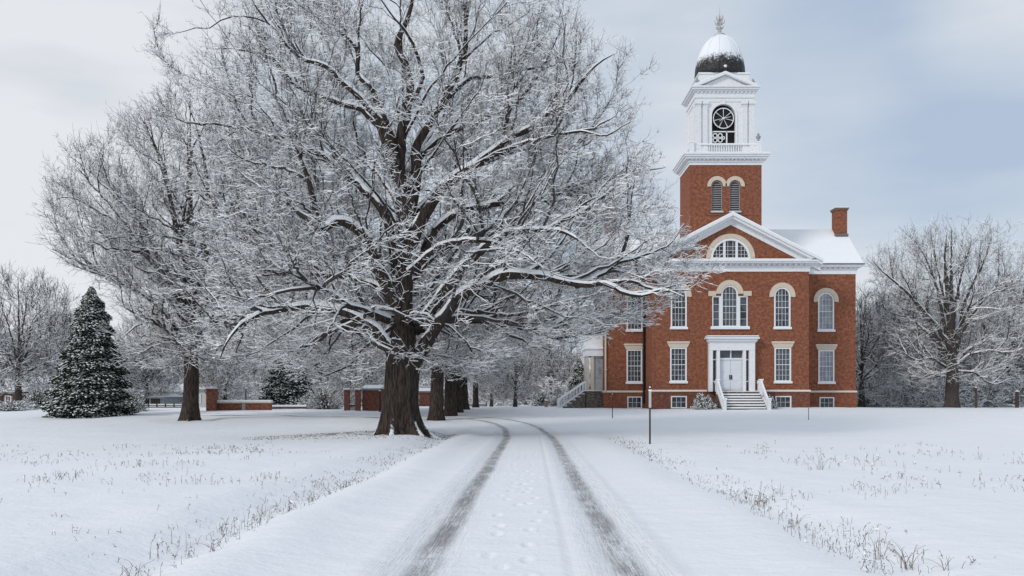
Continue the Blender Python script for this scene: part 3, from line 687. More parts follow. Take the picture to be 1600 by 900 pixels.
# the clock: a skeleton dial with spokes
ck = MB(); cc = (tx_(1132.3), tz(182.3)); crd = .84
ck.arc(cc[0], cc[1], crd - .065, crd, sy0 + .04, sy0 + .12, 0, 360, 36, 0, True)
ck.arc(cc[0], cc[1], .0, .10, sy0 + .02, sy0 + .13, 0, 360, 16, 0, True)
clk = part(ck, 'clock', 'white_paint'); clk['label'] = 'open skeleton clock dial with white rim and spokes in the belfry arch'
sp_ = MB()
for i in range(7):
    a = R(90 + 360 / 7 * i); sp_.bar((cc[0] + .08 * math.cos(a), sy0 + .08, cc[1] + .08 * math.sin(a)), (cc[0] + (crd - .05) * math.cos(a), sy0 + .08, cc[1] + (crd - .05) * math.sin(a)), .016, .032, 5)
part(sp_, 'spoke', 'white_paint', clk)
hn = MB(); hn.bar((cc[0], sy0 + .01, cc[1]), (cc[0] + .6, sy0 + .01, cc[1] + .12), .03, .015, 4); hn.bar((cc[0], sy0 + .005, cc[1]), (cc[0] - .33, sy0 + .005, cc[1] - .24), .04, .02, 4); part(hn, 'clock_hand', 'white_paint', clk)
bl_ = MB(); bl_.arc(cc[0], cc[1], 0, crd - .1, sy0 + .2, sy0 + .22, 0, 360, 30, 0, True); part(bl_, 'clock_face', 'black', clk)
tp = MB(); zt_ = tz(203); tp.box(axc - ar, axc + ar, sy0 + .05, sy0 + .12, zt_ - .06, zt_ + .03); tp.box(axc + .22, axc + .32, sy0 + .05, sy0 + .12, zc0, zt_)
for x_, z_, r_ in ((-.66, .62, .2), (-.25, .62, .2), (-.66, .25, .2), (-.25, .25, .2), (.0, .43, .14), (-.45, .43, .12)): tp.arc(axc + x_, zt_ - 1.05 + z_ + .1, r_ - .075, r_, sy0 + .05, sy0 + .1, 0, 360, 14, 0, True)
tp.box(axc - ar, axc - ar + .08, sy0 + .05, sy0 + .1, zc0, zt_); part(tp, 'tracery', 'white_paint', belf)
# entablature, pediments, attic, dome
en = MB(); ring(en, sx_0, sx_1, sy0, sy1, ((.002, .30, .05), (.302, .42, .12), (.422, .80, .07), (.802, .92, .22), (.922, 1.06, .36), (1.062, 1.18, .46)), zc1)
for i in range(15): x_ = sx_0 + .05 + i * .32; en.box(x_, x_ + .13, sy0 - .18, sy0 - .07, zc1 + .68, zc1 + .80)
zpd = zc1 + 1.18; apx = tz(111.5); 
def tri(xa, xb, z0, za, y0, y1, mi=0): en.prism([(xa, z0), (xb, z0), ((xa + xb) / 2, za)], y0, y1, mi)
pw2 = 2.55
en.prism([(xct - 2.0, zpd + .003), (xct + 2.0, zpd + .003), (xct, apx - .22)], sy0 - .04, sy0 + .6)
for s_ in (1, -1):
    P = [(xct, apx), (xct + s_ * pw2, zpd + .10), (xct + s_ * pw2, zpd + .003), (xct + s_ * 2.2, zpd + .003), (xct, apx - .2)]
    en.prism(P if s_ < 0 else P[::-1], sy0 - .36, sy0 + .6)
    P = [(xct, apx + .05), (xct + s_ * pw2, zpd + .15), (xct + s_ * pw2, zpd + .102), (xct, apx + .002)]
    en.prism(P if s_ < 0 else P[::-1], sy0 - .34, sy0 + .6, 1)
part(en, 'belfry_cornice', ['white_paint', 'snow'])
at_ = MB(); ah = 2.02; az0, az1 = zpd + .004, tz(112.5); ycc = (sy0 + sy1) / 2
at_.box(xct - ah, xct + ah, sy0 + .15, sy1 - .15, az0, az1); at_.box(xct - ah - .08, xct + ah + .08, sy0 + .08, sy1 - .08, az1, az1 + .1); at_.box(xct - ah - .05, xct + ah + .05, sy0 + .10, sy1 - .10, az1 + .1, az1 + .14, 1)
part(at_, 'dome_base', ['white_paint', 'snow'])
zd0 = az1 + .14; DH = (HY - 55) / F * (DT + 2) + CH - zd0
prof = [(1.93, 0), (1.94, .1), (1.90, .25), (1.82, .4), (1.66, .56), (1.42, .71), (1.12, .83), (.78, .92), (.45, .975), (.38, 1.0)]
dmb = MB(); ycd = DT + 2.1
dmb.lathe([(r * 1.03, zd0 + DH * t) for r, t in prof], xct, ycd, 40)
dome = part(dmb, 'dome', 'dome_slate', smooth=True)
for i in range(12):
    rb = MB(); a = 2 * math.pi * (i + .5) / 12
    for j in range(len(prof) - 2):
        r0_, t0_ = prof[j]; r1_, t1_ = prof[j + 1]
        rb.bar((xct + (r0_ * 1.03 + .01) * math.cos(a), ycd + (r0_ * 1.03 + .01) * math.sin(a), zd0 + DH * t0_), (xct + (r1_ * 1.03 + .01) * math.cos(a), ycd + (r1_ * 1.03 + .01) * math.sin(a), zd0 + DH * t1_), .03, .03, 4)
    part(rb, 'dome_rib', 'dome_slate', dome)
# finial: cap, stem and upright leaves
zf = zd0 + DH; fn = MB()
fn.lathe([(.42, zf - .04), (.46, zf + .02), (.40, zf + .10), (.16, zf + .14), (.12, zf + .25), (.17, zf + .33), (.10, zf + .42), (.20, zf + .52), (.13, zf + .62), (.07, zf + .75), (.13, zf + .85), (.06, zf + .98), (.035, zf + 1.5), (.07, zf + 1.6), (.03, zf + 1.7), (.012, zf + 2.42)], xct, ycd, 12)
for zz_, rr_, up_ in ((.55, .34, .22), (.85, .42, .45), (1.15, .3, .5)):
    for i in range(6):
        a = 2 * math.pi * i / 6 + zz_
        p0 = (xct, ycd, zf + zz_); p1 = (xct + rr_ * .8 * math.cos(a), ycd + rr_ * .8 * math.sin(a), zf + zz_ + up_ * .35); p2 = (xct + rr_ * math.cos(a), ycd + rr_ * math.sin(a), zf + zz_ + up_)
        fn.bar(p0, p1, .045, .06, 5); fn.bar(p1, p2, .06, .02, 5)
part(fn, 'finial', 'siding')
# urns at the corners and pediment peak
for x_, y_, z_, s_ in ((xct - 2.2, sy0 - .05, zpd + .1, .8), (xct + 2.25, sy0 - .05, zpd + .1, .75), (xct, sy0 - .05, apx + .03, 1.1), (bx1 - .05, by0, zq1 + .17, .9)):
    u_ = MB(); u_.lathe([(r * s_, z_ + z * s_) for r, z in ((.14, 0), (.14, .08), (.07, .14), (.18, .30), (.22, .42), (.18, .50), (.08, .58), (.10, .66), (.02, .78))], x_, y_, 12); part(u_, 'urn', 'siding_grey' if s_ < 1 else 'white_paint', smooth=True)

# ---- side porch with steps on the left end
pd = DW + .8; PX0, PX1 = bx(917, pd), bx(944, DW) - .02; pf0, pf1 = pd, pd + 3.0
zpf = bz(611, pd); zpt = bz(546, pd)
po = MB(); po.box(PX0 - .05, PX1, pf0 - .05, pf1, GB - .3, zpf - .1); po.box(PX0 - .12, PX1, pf0 - .12, pf1, zpf - .1, zpf); po.box(PX0 - .1, PX1, pf0 - .1, pf1, zpf, zpf + .05, 1)
porch = part(po, 'side_porch', ['stone', 'snow'])
pq = MB()
pq.box(PX0 - .1, PX1, pf0 - .1, pf1, zpt - .55, zpt); pq.box(PX0 - .2, PX1, pf0 - .2, pf1, zpt, zpt + .12); pq.box(PX0 - .18, PX1, pf0 - .18, pf1, zpt + .12, zpt + .2, 1)
pq.box(PX0 + .1, PX1, pf0 + .1, pf1 - .2, zpt + .2, bz(524, pd)); part(pq, 'porch_roof', ['white_paint', 'snow'], porch)
for x_ in (PX0 + .06, PX0 + .46): 
    q = MB(); q.box(x_ - .12, x_ + .12, pf0, pf0 + .3, zpf + .05, zpt - .55); q.box(x_ - .16, x_ + .16, pf0 - .04, pf0 + .34, zpf + .05, zpf + .2); part(q, 'column', 'limestone', porch)
q = MB(); q.box(PX0 + .02, PX0 + .12, pf0 + .31, pf1 - .1, zpf + .05, zpt - .55); q.box(PX0 + .6, PX1, pf0 + .2, pf0 + .3, zpf + .05, zpt - .55); part(q, 'porch_screen', 'siding', porch)
q = MB(); q.box(PX0 + .72, PX1 - .12, pf0 + .17, pf0 + .195, zpf + 1.0, zpt - .8); part(q, 'pane', 'glass_curtained', porch)
st = MB()
for i in range(6):
    x_ = PX0 - .12 - .36 * (i + 1); zt = zpf - (i + 1) * (zpf - .7) / 6.3; st.box(x_, x_ + .36, pf0, pf0 + 2.0, GB - .3, zt); st.box(x_ + .01, x_ + .3, pf0 + .01, pf0 + 1.98, zt, zt + .05, 1)
part(st, 'porch_steps', ['stone', 'snow'], porch)
for yy in (pf0 - .02, pf0 + 1.95):
    rl = MB(); xa, xb = PX0 - .12 - 2.2, PX0 - .12
    rl.bar((xa, yy, .7 + .85), (xb, yy, zpf + .75), .055, n=6); rl.bar((xa, yy, .7 + .91), (xb, yy, zpf + .81), .04, n=6, mi=1); rl.bar((xa, yy, .7 + .15), (xb, yy, zpf + .1), .04, n=6)
    for i in range(10):
        t = i / 9; x_ = xa + (xb - xa) * t; zl = .7 + (zpf - .7) * t; rl.box(x_ - .03, x_ + .03, yy - .03, yy + .03, zl + .1, zl + .8 - .05 * t)
    rl.box(xa - .07, xa + .07, yy - .07, yy + .07, .5, 1.65)
    part(rl, 'porch_railing', ['white_paint', 'snow'], porch)

# ------------------------------------------------------------------ trees
UP = np.array([0, 0, 1.0])
def norm(a): return a / np.maximum(np.linalg.norm(a, axis=-1, keepdims=True), 1e-9)
def tubes(P, Rr, sides, snow=None, thick=1.0, rg=None):
    """P (N,K,3), Rr (N,K) -> quads. sides 4 = diamond with white upper faces; snow (N,) adds height on top"""
    N_, K, _ = P.shape; T_ = norm(np.gradient(P, axis=1)); s = np.cross(T_, UP); s = norm(s + 1e-5); u = np.cross(s, T_)
    ang = np.arange(sides) / sides * 2 * np.pi + np.pi / 2
    if sides == 3: ang = np.array([np.pi / 2, np.pi * 7 / 6 , -np.pi / 6])
    ca, sa = np.cos(ang), np.sin(ang)
    rr = Rr[..., None]
    V_ = P[:, :, None, :] + s[:, :, None, :] * (ca * rr)[..., None] + u[:, :, None, :] * (sa * rr)[..., None]
    if snow is not None:
        lift = np.maximum(sa, 0)[None, None] ** 1 * snow[..., None]
        V_ = V_ + UP * lift[..., None]
    idx = np.arange(N_ * K * sides).reshape(N_, K, sides)
    a = idx[:, :-1]; b = idx[:, 1:]; Q_ = np.stack([a, np.roll(a, -1, 2), np.roll(b, -1, 2), b], -1)
    mid = (sa + np.roll(sa, -1)) / 2
    return V_.reshape(-1, 3), Q_.reshape(-1, 4), (np.broadcast_to(mid > .05, Q_.shape[:3])), Q_.shape[:3]
class TreeMesh:
    def __init__(s): s.V = []; s.Q = []; s.M = []; s.n = 0
    def add(s, V_, Q_, m_): s.V.append(V_); s.Q.append(Q_ + s.n); s.M.append(m_); s.n += len(V_)
    def build(s, name, mats, parent, smooth=False): return np_mesh(name, np.vstack(s.V), np.vstack(s.Q), np.concatenate(s.M), mats, parent, smooth)
def strands(tm, P, Rr, sides, rg, snow_amt=1.0, base_mi=0, snow_mi=1, pno=.3):
    """thin snowy twigs; snow sits on the flatter ones"""
    d = norm(P[:, -1] - P[:, 0]); flat = 1 - np.abs(d[:, 2]); n_ = len(P)
    has = (rg.random(n_) > pno) & (flat > .12 * rg.random(n_))
    hgt = np.where(has, (.4 + .9 * flat) * snow_amt, 0)[:, None] * np.maximum(Rr, .006) * 1.25 + np.where(has, .004, 0)[:, None] * flat[:, None]
    V_, Q_, upf, shp = tubes(P, Rr, sides, snow=hgt)
    mi = np.where(upf & has[:, None, None], snow_mi, base_mi).reshape(-1)
    tm.add(V_, Q_, mi)
def limb_tube(path, rad, sides=10, tm=None, rg=None, mi=0, smi=1, capk=1.0):
    """one thick limb: bark tube and a ridge of snow lying along the top"""
    P = path[None]; T_ = norm(np.gradient(path, axis=0)); ref = np.array([.05, .3, 1.0]); s = norm(np.cross(T_, ref)); u = np.cross(s, T_)
    K = len(path); ang = np.arange(sides) / sides * 2 * np.pi
    rn = 1 + .10 * (rg.random((K, sides)) - .5)
    V_ = path[:, None] + s[:, None] * (np.cos(ang)[None] * rad[:, None] * rn)[..., None] + u[:, None] * (np.sin(ang)[None] * rad[:, None] * rn)[..., None]
    idx = np.arange(K * sides).reshape(K, sides); a = idx[:-1]; b = idx[1:]
    Q_ = np.stack([a, np.roll(a, -1, 1), np.roll(b, -1, 1), b], -1).reshape(-1, 4); tm.add(V_.reshape(-1, 3), Q_, np.full(len(Q_), mi))
    s2 = norm(np.cross(T_, UP) + 1e-6); u2 = np.cross(s2, T_); flat = ss(.93, .62, np.abs(T_[:, 2]))
    nz = .55 + .75 * vnoise(np.arange(K) * .45 + rg.random() * 99, np.zeros(K)); cap = np.minimum(.085, .36 * rad + .006) * flat * nz * capk
    an = R(90) + np.radians([-72, -42, -14, 14, 42, 72]); w_ = np.array([0, .75, 1, 1, .75, 0])
    rc = rad[:, None] * .93 + cap[:, None] * (w_[None] * 1.0 + .15); rc = rc * (1 + .06 * (rg.random(rc.shape) - .5))
    V_ = path[:, None] + s2[:, None] * (np.cos(an)[None] * rc)[..., None] + u2[:, None] * (np.sin(an)[None] * rc)[..., None]
    idx = np.arange(K * 6).reshape(K, 6); Q_ = np.stack([idx[:-1, :-1], idx[:-1, 1:], idx[1:, 1:], idx[1:, :-1]], -1)
    keep = (flat[:-1] * nz[:-1]) > .3; Q_ = Q_[keep].reshape(-1, 4)
    if len(Q_): tm.add(V_.reshape(-1, 3), Q_, np.full(len(Q_), smi))
def make_envelope(prof):
    pr = np.array(prof, float)
    def inside_sample(n, rg, shell=.0):
        z = pr[:, 0]; wid = (pr[:, 2] - pr[:, 1]); zz = np.linspace(z[0], z[-1], 400); ww = np.interp(zz, z, wid) ** 2; c = np.cumsum(ww); c /= c[-1]
        h = np.interp(rg.random(n), c, zz); xl_ = np.interp(h, z, pr[:, 1]); xr_ = np.interp(h, z, pr[:, 2]); r_ = (xr_ - xl_) / 2
        rho = np.sqrt(shell + (1 - shell) * rg.random(n)); th_ = rg.random(n) * 2 * np.pi
        lump = 1 + .13 * (vnoise(th_ * 2.2 + 7, h * .55) - .5) * 2
        return np.stack([(xl_ + xr_) / 2 + r_ * rho * lump * np.cos(th_), .86 * r_ * rho * lump * np.sin(th_), h], 1)
    return inside_sample
def bezier(q, tq, p, tp, K, rg, wig):
    L_ = np.linalg.norm(p - q, axis=1)[:, None]; c1 = q + tq * L_ * .38; c2 = p - tp * L_ * .33
    t = np.linspace(0, 1, K)[None, :, None]; q, c1, c2, p = (a[:, None] for a in (q, c1, c2, p))
    B = q * (1 - t) ** 3 + 3 * c1 * t * (1 - t) ** 2 + 3 * c2 * t * t * (1 - t) + p * t ** 3
    w = rg.normal(size=B.shape) * wig * L_[:, :, None]; w[:, 0] = 0; return B + w * np.minimum(1, 3 * t)
def attach(nodes, tans, rads, p, out_, L_, jitter, rg):
    kd = kdtree.KDTree(len(nodes))
    for i, q in enumerate(nodes): kd.insert(q, i)
    kd.balance(); qq = p - out_ * L_[:, None]
    return np.array([kd.find(x_)[1] for x_ in qq])
def grow_tree(limbs, prof, fork, n2, n3, n4, n5, seed, L2=2.6, L3=1.2, L4=.5, L5=.22, r2=.05, r3=.018, r4=.009, r5=.006, upk=.35, snow_amt=1, reach=3.0, reach3=1.7, pno=.3, droop=0, shell=.1, front=.5, spread=.62):
    """limbs: list of (path K x 3, radii K). returns the crown TreeMesh (local coordinates)"""
    rg = np.random.default_rng(seed); env = make_envelope(prof); tm = TreeMesh()
    nodes = np.vstack([l[0][int(len(l[0]) * .22):] for l in limbs]); tans = np.vstack([norm(np.gradient(l[0], axis=0))[int(len(l[0]) * .22):] for l in limbs]); rads = np.concatenate([l[1][int(len(l[0]) * .22):] for l in limbs])
    fork = np.asarray(fork, float)
    def outward(p, k, jit=.22):
        o = norm(p - fork); o[:, 2] += k - droop * np.clip(np.hypot(p[:, 0], p[:, 1]) / 9, 0, 1) * (p[:, 2] < fork[2] + 4); return norm(o + rg.normal(size=p.shape) * jit)
    def level(n_, L_, K, rbase, wig, k, rmin, lev):
        nonlocal nodes, tans, rads
        p = env(n_, rg, shell); p = p[(p[:, 1] > -1.0) | (rg.random(len(p)) < front)]; n_ = len(p); o = outward(p, k, .10 if lev == 2 else .28); Ls = L_ * rg.uniform(.55, 1.35, n_); ix = attach(nodes, tans, rads, p, o, Ls, 0, rg)
        q = nodes[ix]; d = np.linalg.norm(p - q, axis=1); ok = (d < L_ * reach) & (d > L_ * .25); p, o, q, ix, d = p[ok], o[ok], q[ok], ix[ok], d[ok]
        tq = norm(tans[ix] * .55 + norm(p - q) * .6 + rg.normal(size=p.shape) * .15); P = bezier(q, tq, p, norm(o + norm(p - q)), K, rg, wig)
        r0 = np.minimum(rads[ix] * .75, rbase * (.5 + .5 * d / L_) * rg.uniform(.7, 1.25, len(d))); Rr = np.maximum(r0[:, None] * (1 - .78 * np.linspace(0, 1, K)[None]), rmin)
        T_ = norm(np.gradient(P, axis=1)); s_ = 1
        return P, Rr, T_
    P2, R2, T2 = level(n2, L2, 10, r2, .013, upk, .008, 2)
    strands(tm, P2, R2, 6 if n2 > 300 else 4, rg, snow_amt, pno=.1)
    nodes = np.vstack([nodes[rads < .07], P2[:, 2:].reshape(-1, 3)]); tans = np.vstack([tans[rads < .07], T2[:, 2:].reshape(-1, 3)]); rads = np.concatenate([rads[rads < .07], R2[:, 2:].ravel()])
    reach = reach3
    P3, R3, T3 = level(n3, L3, 6, r3, .024, upk, .005, 3)
    strands(tm, P3, R3, 4, rg, snow_amt, pno=.2)
    allP = np.vstack([P3[:, 1:].reshape(-1, 3), P3[:, 3:].reshape(-1, 3), P2[:, 5:].reshape(-1, 3)]); allT = np.vstack([T3[:, 1:].reshape(-1, 3), T3[:, 3:].reshape(-1, 3), T2[:, 5:].reshape(-1, 3)])
    def sprig(n_, bp, bt, L_, K, r_, spread, sides, pn):
        ix = rg.integers(0, len(bp), n_); q = bp[ix]; o = outward(q, upk); d = norm(bt[ix] + o * .35 + rg.normal(size=q.shape) * spread); l_ = L_ * rg.uniform(.4, 1.4, n_)[:, None]
        e_ = norm(d + UP * .25 + rg.normal(size=q.shape) * .25 - UP * droop * .5)
        P = np.stack([q, q + d * l_ * .5, q + d * l_ * .5 + e_ * l_ * .5], 1)[:, :K] if K == 3 else np.stack([q, q + d * l_], 1)
        Rr = r_ * rg.uniform(.7, 1.3, n_)[:, None] * np.linspace(1, .45, K)[None]
        strands(tm, P, Rr, sides, rg, snow_amt, pno=pn); return P, norm(np.gradient(P, axis=1))
    P4, T4 = sprig(n4, allP, allT, L4, 3, r4, spread, 4, pno)
    if n5: sprig(n5, P4[:, 1:].reshape(-1, 3), T4[:, 1:].reshape(-1, 3), L5, 2, r5, 1.0, 3, pno + .05)
    return tm
def trunk_mesh(path, rad, rg, flare=.9, lobes=7, sides=40, mats=('bark', 'snow')):
    K = len(path); T_ = norm(np.gradient(path, axis=0)); s = norm(np.cross(T_, [0.02, 1.0, .02])); u = np.cross(s, T_)
    ang = np.arange(sides) / sides * 2 * np.pi; h = path[:, 2] - path[0, 2]; A, H = np.meshgrid(ang, h); ph = rg.random() * 9
    fl_ = flare * np.exp(-np.maximum(H, 0) / .50)
    rn = 1 + fl_ * (.30 + .85 * np.maximum(0, np.cos(lobes * A + ph + .8 * np.sin(2 * A))) ** 1.5) + .05 * np.sin(3 * A + ph + H * .4) + .05 * (vnoise(A * 9, H * 1.3 + ph) - .5) * 2
    rn += .035 * (np.sin(A * 13 + 2 * vnoise(A * 2, H * .8) * 4) )
    rr = rad[:, None] * rn
    V_ = path[:, None] + s[:, None] * (np.cos(A) * rr)[..., None] + u[:, None] * (np.sin(A) * rr)[..., None]
    idx = np.arange(K * sides).reshape(K, sides); a = idx[:-1]; b = idx[1:]; Q_ = np.stack([a, np.roll(a, -1, 1), np.roll(b, -1, 1), b], -1).reshape(-1, 4)
    return V_.reshape(-1, 3), Q_

# ---- the great tree
DM = 36.2; base = np.array([MT[0], MT[1], gz(MT[0], MT[1]) - .1]); mrg = np.random.default_rng(3)
def tr_px(pts, d0, d1, base_=base, D=DM):
    n_ = len(pts); o = []
    for i, (a, b) in enumerate(pts):
        t = i / (n_ - 1); o.append(at(a, b, D + d0 + (d1 - d0) * t) - base_)
    return np.array(o)
def limb(pts, w0, w1, d0, d1, base_=base, D=DM, step=.28):
    P = catmull(tr_px(pts, d0, d1, base_, D), step); K = len(P); t = np.linspace(0, 1, K)
    nz = mrg.normal(size=P.shape) * .022; P = P + nz * np.minimum(1, t * 4)[:, None]
    sc = D / F * .76; r = (w0 * (1 - t) ** .8 + w1 * .45 * (1 - (1 - t) ** .8)) * sc / 2
    return P, np.maximum(r, .010)
TL = [
 # centre stem and its continuation
 ([(627, 545), (631, 470), (631, 400), (632, 340), (625, 280), (626, 220), (640, 150), (637, 110), (622, 70), (640, 17), (648, -40)], 40, 5, 0, .2),
 ([(640, 600), (650, 560), (676, 520), (719, 462), (755, 445), (797, 429), (857, 434), (905, 446), (946, 443), (972, 457), (1000, 462), (1035, 452), (1068, 462)], 29, 2, .5, -4.5),
 ([(650, 515), (684, 470), (719, 422), (767, 381), (800, 364), (857, 359), (891, 366), (936, 402)], 24, 3, .3, -5),
 ([(640, 425), (684, 388), (719, 377), (765, 377), (810, 392), (850, 420)], 14, 3, -.3, -5),
 ([(612, 550), (585, 515), (546, 491), (488, 479), (440, 484), (391, 498), (360, 525), (345, 560)], 24, 4, -.2, -2.5),
 ([(606, 500), (575, 488), (545, 478), (515, 458), (480, 440), (455, 430)], 17, 5, -.2, -4.5),
 ([(612, 470), (597, 452), (543, 432), (488, 429), (440, 419), (398, 384), (350, 360), (300, 345)], 17, 3, 0, 3.5),
 ([(620, 480), (600, 440), (585, 405), (572, 375), (548, 352), (522, 346), (500, 358), (487, 300), (470, 250), (455, 215)], 28, 4, -.2, -3),
 ([(622, 450), (613, 380), (598, 329), (557, 284), (536, 267), (498, 240), (455, 225), (400, 205), (340, 195), (290, 190)], 22, 3, .1, 2.2),
 ([(626, 300), (606, 235), (590, 195), (567, 173), (533, 160), (500, 150), (460, 133), (443, 117), (423, 90), (380, 78), (330, 75)], 18, 3, 0, 2),
 ([(622, 260), (600, 200), (577, 168), (540, 133), (507, 103), (467, 90), (440, 60), (410, 23), (385, -10)], 16, 3, -.2, -2),
 ([(618, 225), (593, 170), (583, 143), (560, 113), (557, 77), (527, 47), (500, 30), (467, 7), (440, -25)], 14, 3, .2, .6),
 ([(632, 180), (660, 120), (640, 60), (610, 20), (585, -20)], 10, 3, 0, -1.8),
 ([(635, 350), (650, 290), (650, 233), (677, 183), (697, 150), (720, 97), (727, 73), (730, 0), (738, -45)], 24, 4, .1, 1.2),
 ([(690, 165), (712, 140), (733, 123), (757, 120), (790, 123), (823, 107), (863, 103), (905, 85)], 12, 3, .8, 2.5),
 ([(722, 95), (760, 60), (810, 30), (850, -5)], 7, 3, 1, 3),
 ([(638, 390), (665, 335), (700, 285), (735, 262), (763, 243), (800, 213), (830, 200), (853, 180), (880, 167), (903, 133), (930, 105), (957, 83)], 26, 4, 0, -1.5),
 ([(735, 262), (793, 232), (837, 220), (883, 207), (917, 207), (950, 212), (985, 190)], 10, 3, -.5, -4),
 ([(760, 245), (800, 236), (833, 233), (880, 240), (910, 228), (940, 208)], 9, 3, -.6, 2),
 ([(645, 430), (680, 360), (720, 330), (770, 320), (830, 310), (880, 300), (930, 285), (985, 270), (1040, 262)], 20, 3, .5, 4),
 ([(857, 359), (880, 343), (912, 330), (945, 305), (975, 280), (1001, 257)], 9, 3, -3, -3.5),
 ([(900, 448), (935, 432), (965, 412), (1000, 400), (1040, 385), (1070, 350)], 10, 3, -2.2, 0),
 ([(946, 443), (990, 440), (1030, 455), (1080, 452)], 8, 3, -2, -4),
 ([(650, 520), (690, 505), (735, 500), (790, 508), (840, 520), (890, 535)], 13, 3, .6, 5),
 ([(636, 330), (655, 250), (690, 215), (745, 190), (800, 165), (840, 120), (870, 60), (880, 25)], 16, 3, .3, 4),
]
AUTO = []
for i in range(12):          # limbs reaching back and, thinner, to the front
    az = [80, 55, 100, 125, 70, 110, 40, 140, -60, -115, -85, -40][i]; zt0 = [4.4, 6, 7.5, 5.5, 9.5, 11.5, 8.5, 9, 9, 8, 11.5, 12][i]; rr0 = [.2, .16, .15, .16, .12, .11, .12, .11, .06, .06, .07, .06][i]
    ln = [8, 8, 7.5, 8, 6, 5, 7, 7, 6.5, 6.5, 5, 5.5][i]; a = R(az); d = np.array([math.cos(a), math.sin(a)]); z1 = zt0 + [2.5, 4, 5, 3, 6, 6, 4.5, 5, 3, 3, 5, 4][i]
    p0 = np.array([.1, .1, zt0]); pts = [p0, p0 + [d[0] * ln * .25, d[1] * ln * .25, (z1 - zt0) * .4], p0 + [d[0] * ln * .6, d[1] * ln * .6, (z1 - zt0) * .72], p0 + [d[0] * ln, d[1] * ln, z1 - zt0]]
    P = catmull(np.array(pts), .3); t = np.linspace(0, 1, len(P)); P = P + mrg.normal(size=P.shape) * .02; AUTO.append((P, np.maximum(rr0 * (1 - .85 * t), .02)))
great = thing('old_tree', 'huge spreading bare tree laden with snow, its thick trunk left of the driveway', 'tree', tuple(base))
limbs = [limb(*a) for a in TL] + AUTO
tp_ = catmull(tr_px([(628, 692), (626, 660), (625, 620), (625, 580), (627, 545), (630, 505), (632, 470)], 0, 0), .12); tt = np.linspace(0, 1, len(tp_))
V1, Q1 = trunk_mesh(tp_, np.interp(tt, [0, .2, .5, .7, .85, 1], [.72, .66, .62, .57, .38, .30]), mrg, 1.35, 7, 84)
tq_ = catmull(tr_px([(646, 690), (643, 660), (641, 620), (646, 575), (664, 540), (684, 508)], .45, .3), .12); tt = np.linspace(0, 1, len(tq_))
V2, Q2 = trunk_mesh(tq_, np.interp(tt, [0, .3, .7, 1], [.40, .35, .30, .23]), mrg, 1.3, 5, 40)
V_ = np.vstack([V1, V2]); Q_ = np.vstack([Q1, Q2 + len(V1)])
np_mesh('trunk', V_, Q_, None, ['bark'], great, True)
for q_, (P, r) in enumerate(limbs):
    tm = TreeMesh(); limb_tube(P, r, 12, tm, mrg, capk=1.4 if q_ in (1, 2, 3, 4, 5) else 1.1); tm.build('limb', ['bark', 'snow'], great, True)
PROF = [(2.3, -3.5, 2.8), (3.2, -7.2, 4.6), (4.5, -8.4, 10.2), (5.3, -8.5, 12), (6, -8.5, 12.3), (8, -8.9, 11.7), (10, -8.8, 11.3), (11.5, -9.3, 10.5), (13, -9.7, 9.5), (14.3, -9.6, 9.5), (15.5, -8.2, 8.8), (16.5, -7.8, 7.4), (17.6, -7.2, 6.4), (19, -5, 4.8), (20.3, -2, 2)]
ctm = grow_tree(limbs, PROF, (0, 0, 3.2), 700, 5000, 60000, 210000, 21, L2=3.1, L3=1.35, L4=.5, L5=.22, r2=.05, r3=.0125, r4=.0056, r5=.0043, upk=.24, pno=.33, snow_amt=1.2, spread=1.0, front=.30)
ctm.build('crown', ['twig', 'twig_snow'], great)

# ---- generic bare trees
def auto_limbs(H, prof, fork_z, n_, seed, r0, lean=0, vase=1.0):
    rg = np.random.default_rng(seed); pr = np.array(prof); L_ = []
    for i in range(n_):
        az = i * 2.399 + rg.normal(0, .25); t = (i + .5) / n_; zt = fork_z + (H - fork_z) * (.25 + .72 * t ** .8); wr = np.interp(zt, pr[:, 0], (pr[:, 2] - pr[:, 1]) / 2) * (.82 if t < .8 else .45); xo = np.interp(zt, pr[:, 0], (pr[:, 2] + pr[:, 1]) / 2)
        z0 = fork_z * (.75 + .5 * rg.random()) + (H - fork_z) * .22 * t; p0 = np.array([0, 0, z0]); e = np.array([xo + wr * math.cos(az), wr * math.sin(az) * .9, zt])
        m1 = p0 + (e - p0) * [.25, .25, .35 * vase] + rg.normal(size=3) * .15; m2 = p0 + (e - p0) * [.62, .62, .72] + rg.normal(size=3) * .3
        P = catmull(np.array([p0, m1, m2, e]), .3); tt = np.linspace(0, 1, len(P)); P = P + rg.normal(size=P.shape) * .03
        L_.append((P, np.maximum(r0 * (.62 - .25 * t) * (1 - .9 * tt), .015)))
    P = catmull(np.array([[0, 0, fork_z * .6], [.1, 0, fork_z + (H - fork_z) * .3], [lean * .5, .1, fork_z + (H - fork_z) * .6], [lean, 0, H * .96]]), .3); tt = np.linspace(0, 1, len(P)); L_.append((P + rg.normal(size=P.shape) * .02, np.maximum(r0 * .8 * (1 - .93 * tt), .015)))
    return L_
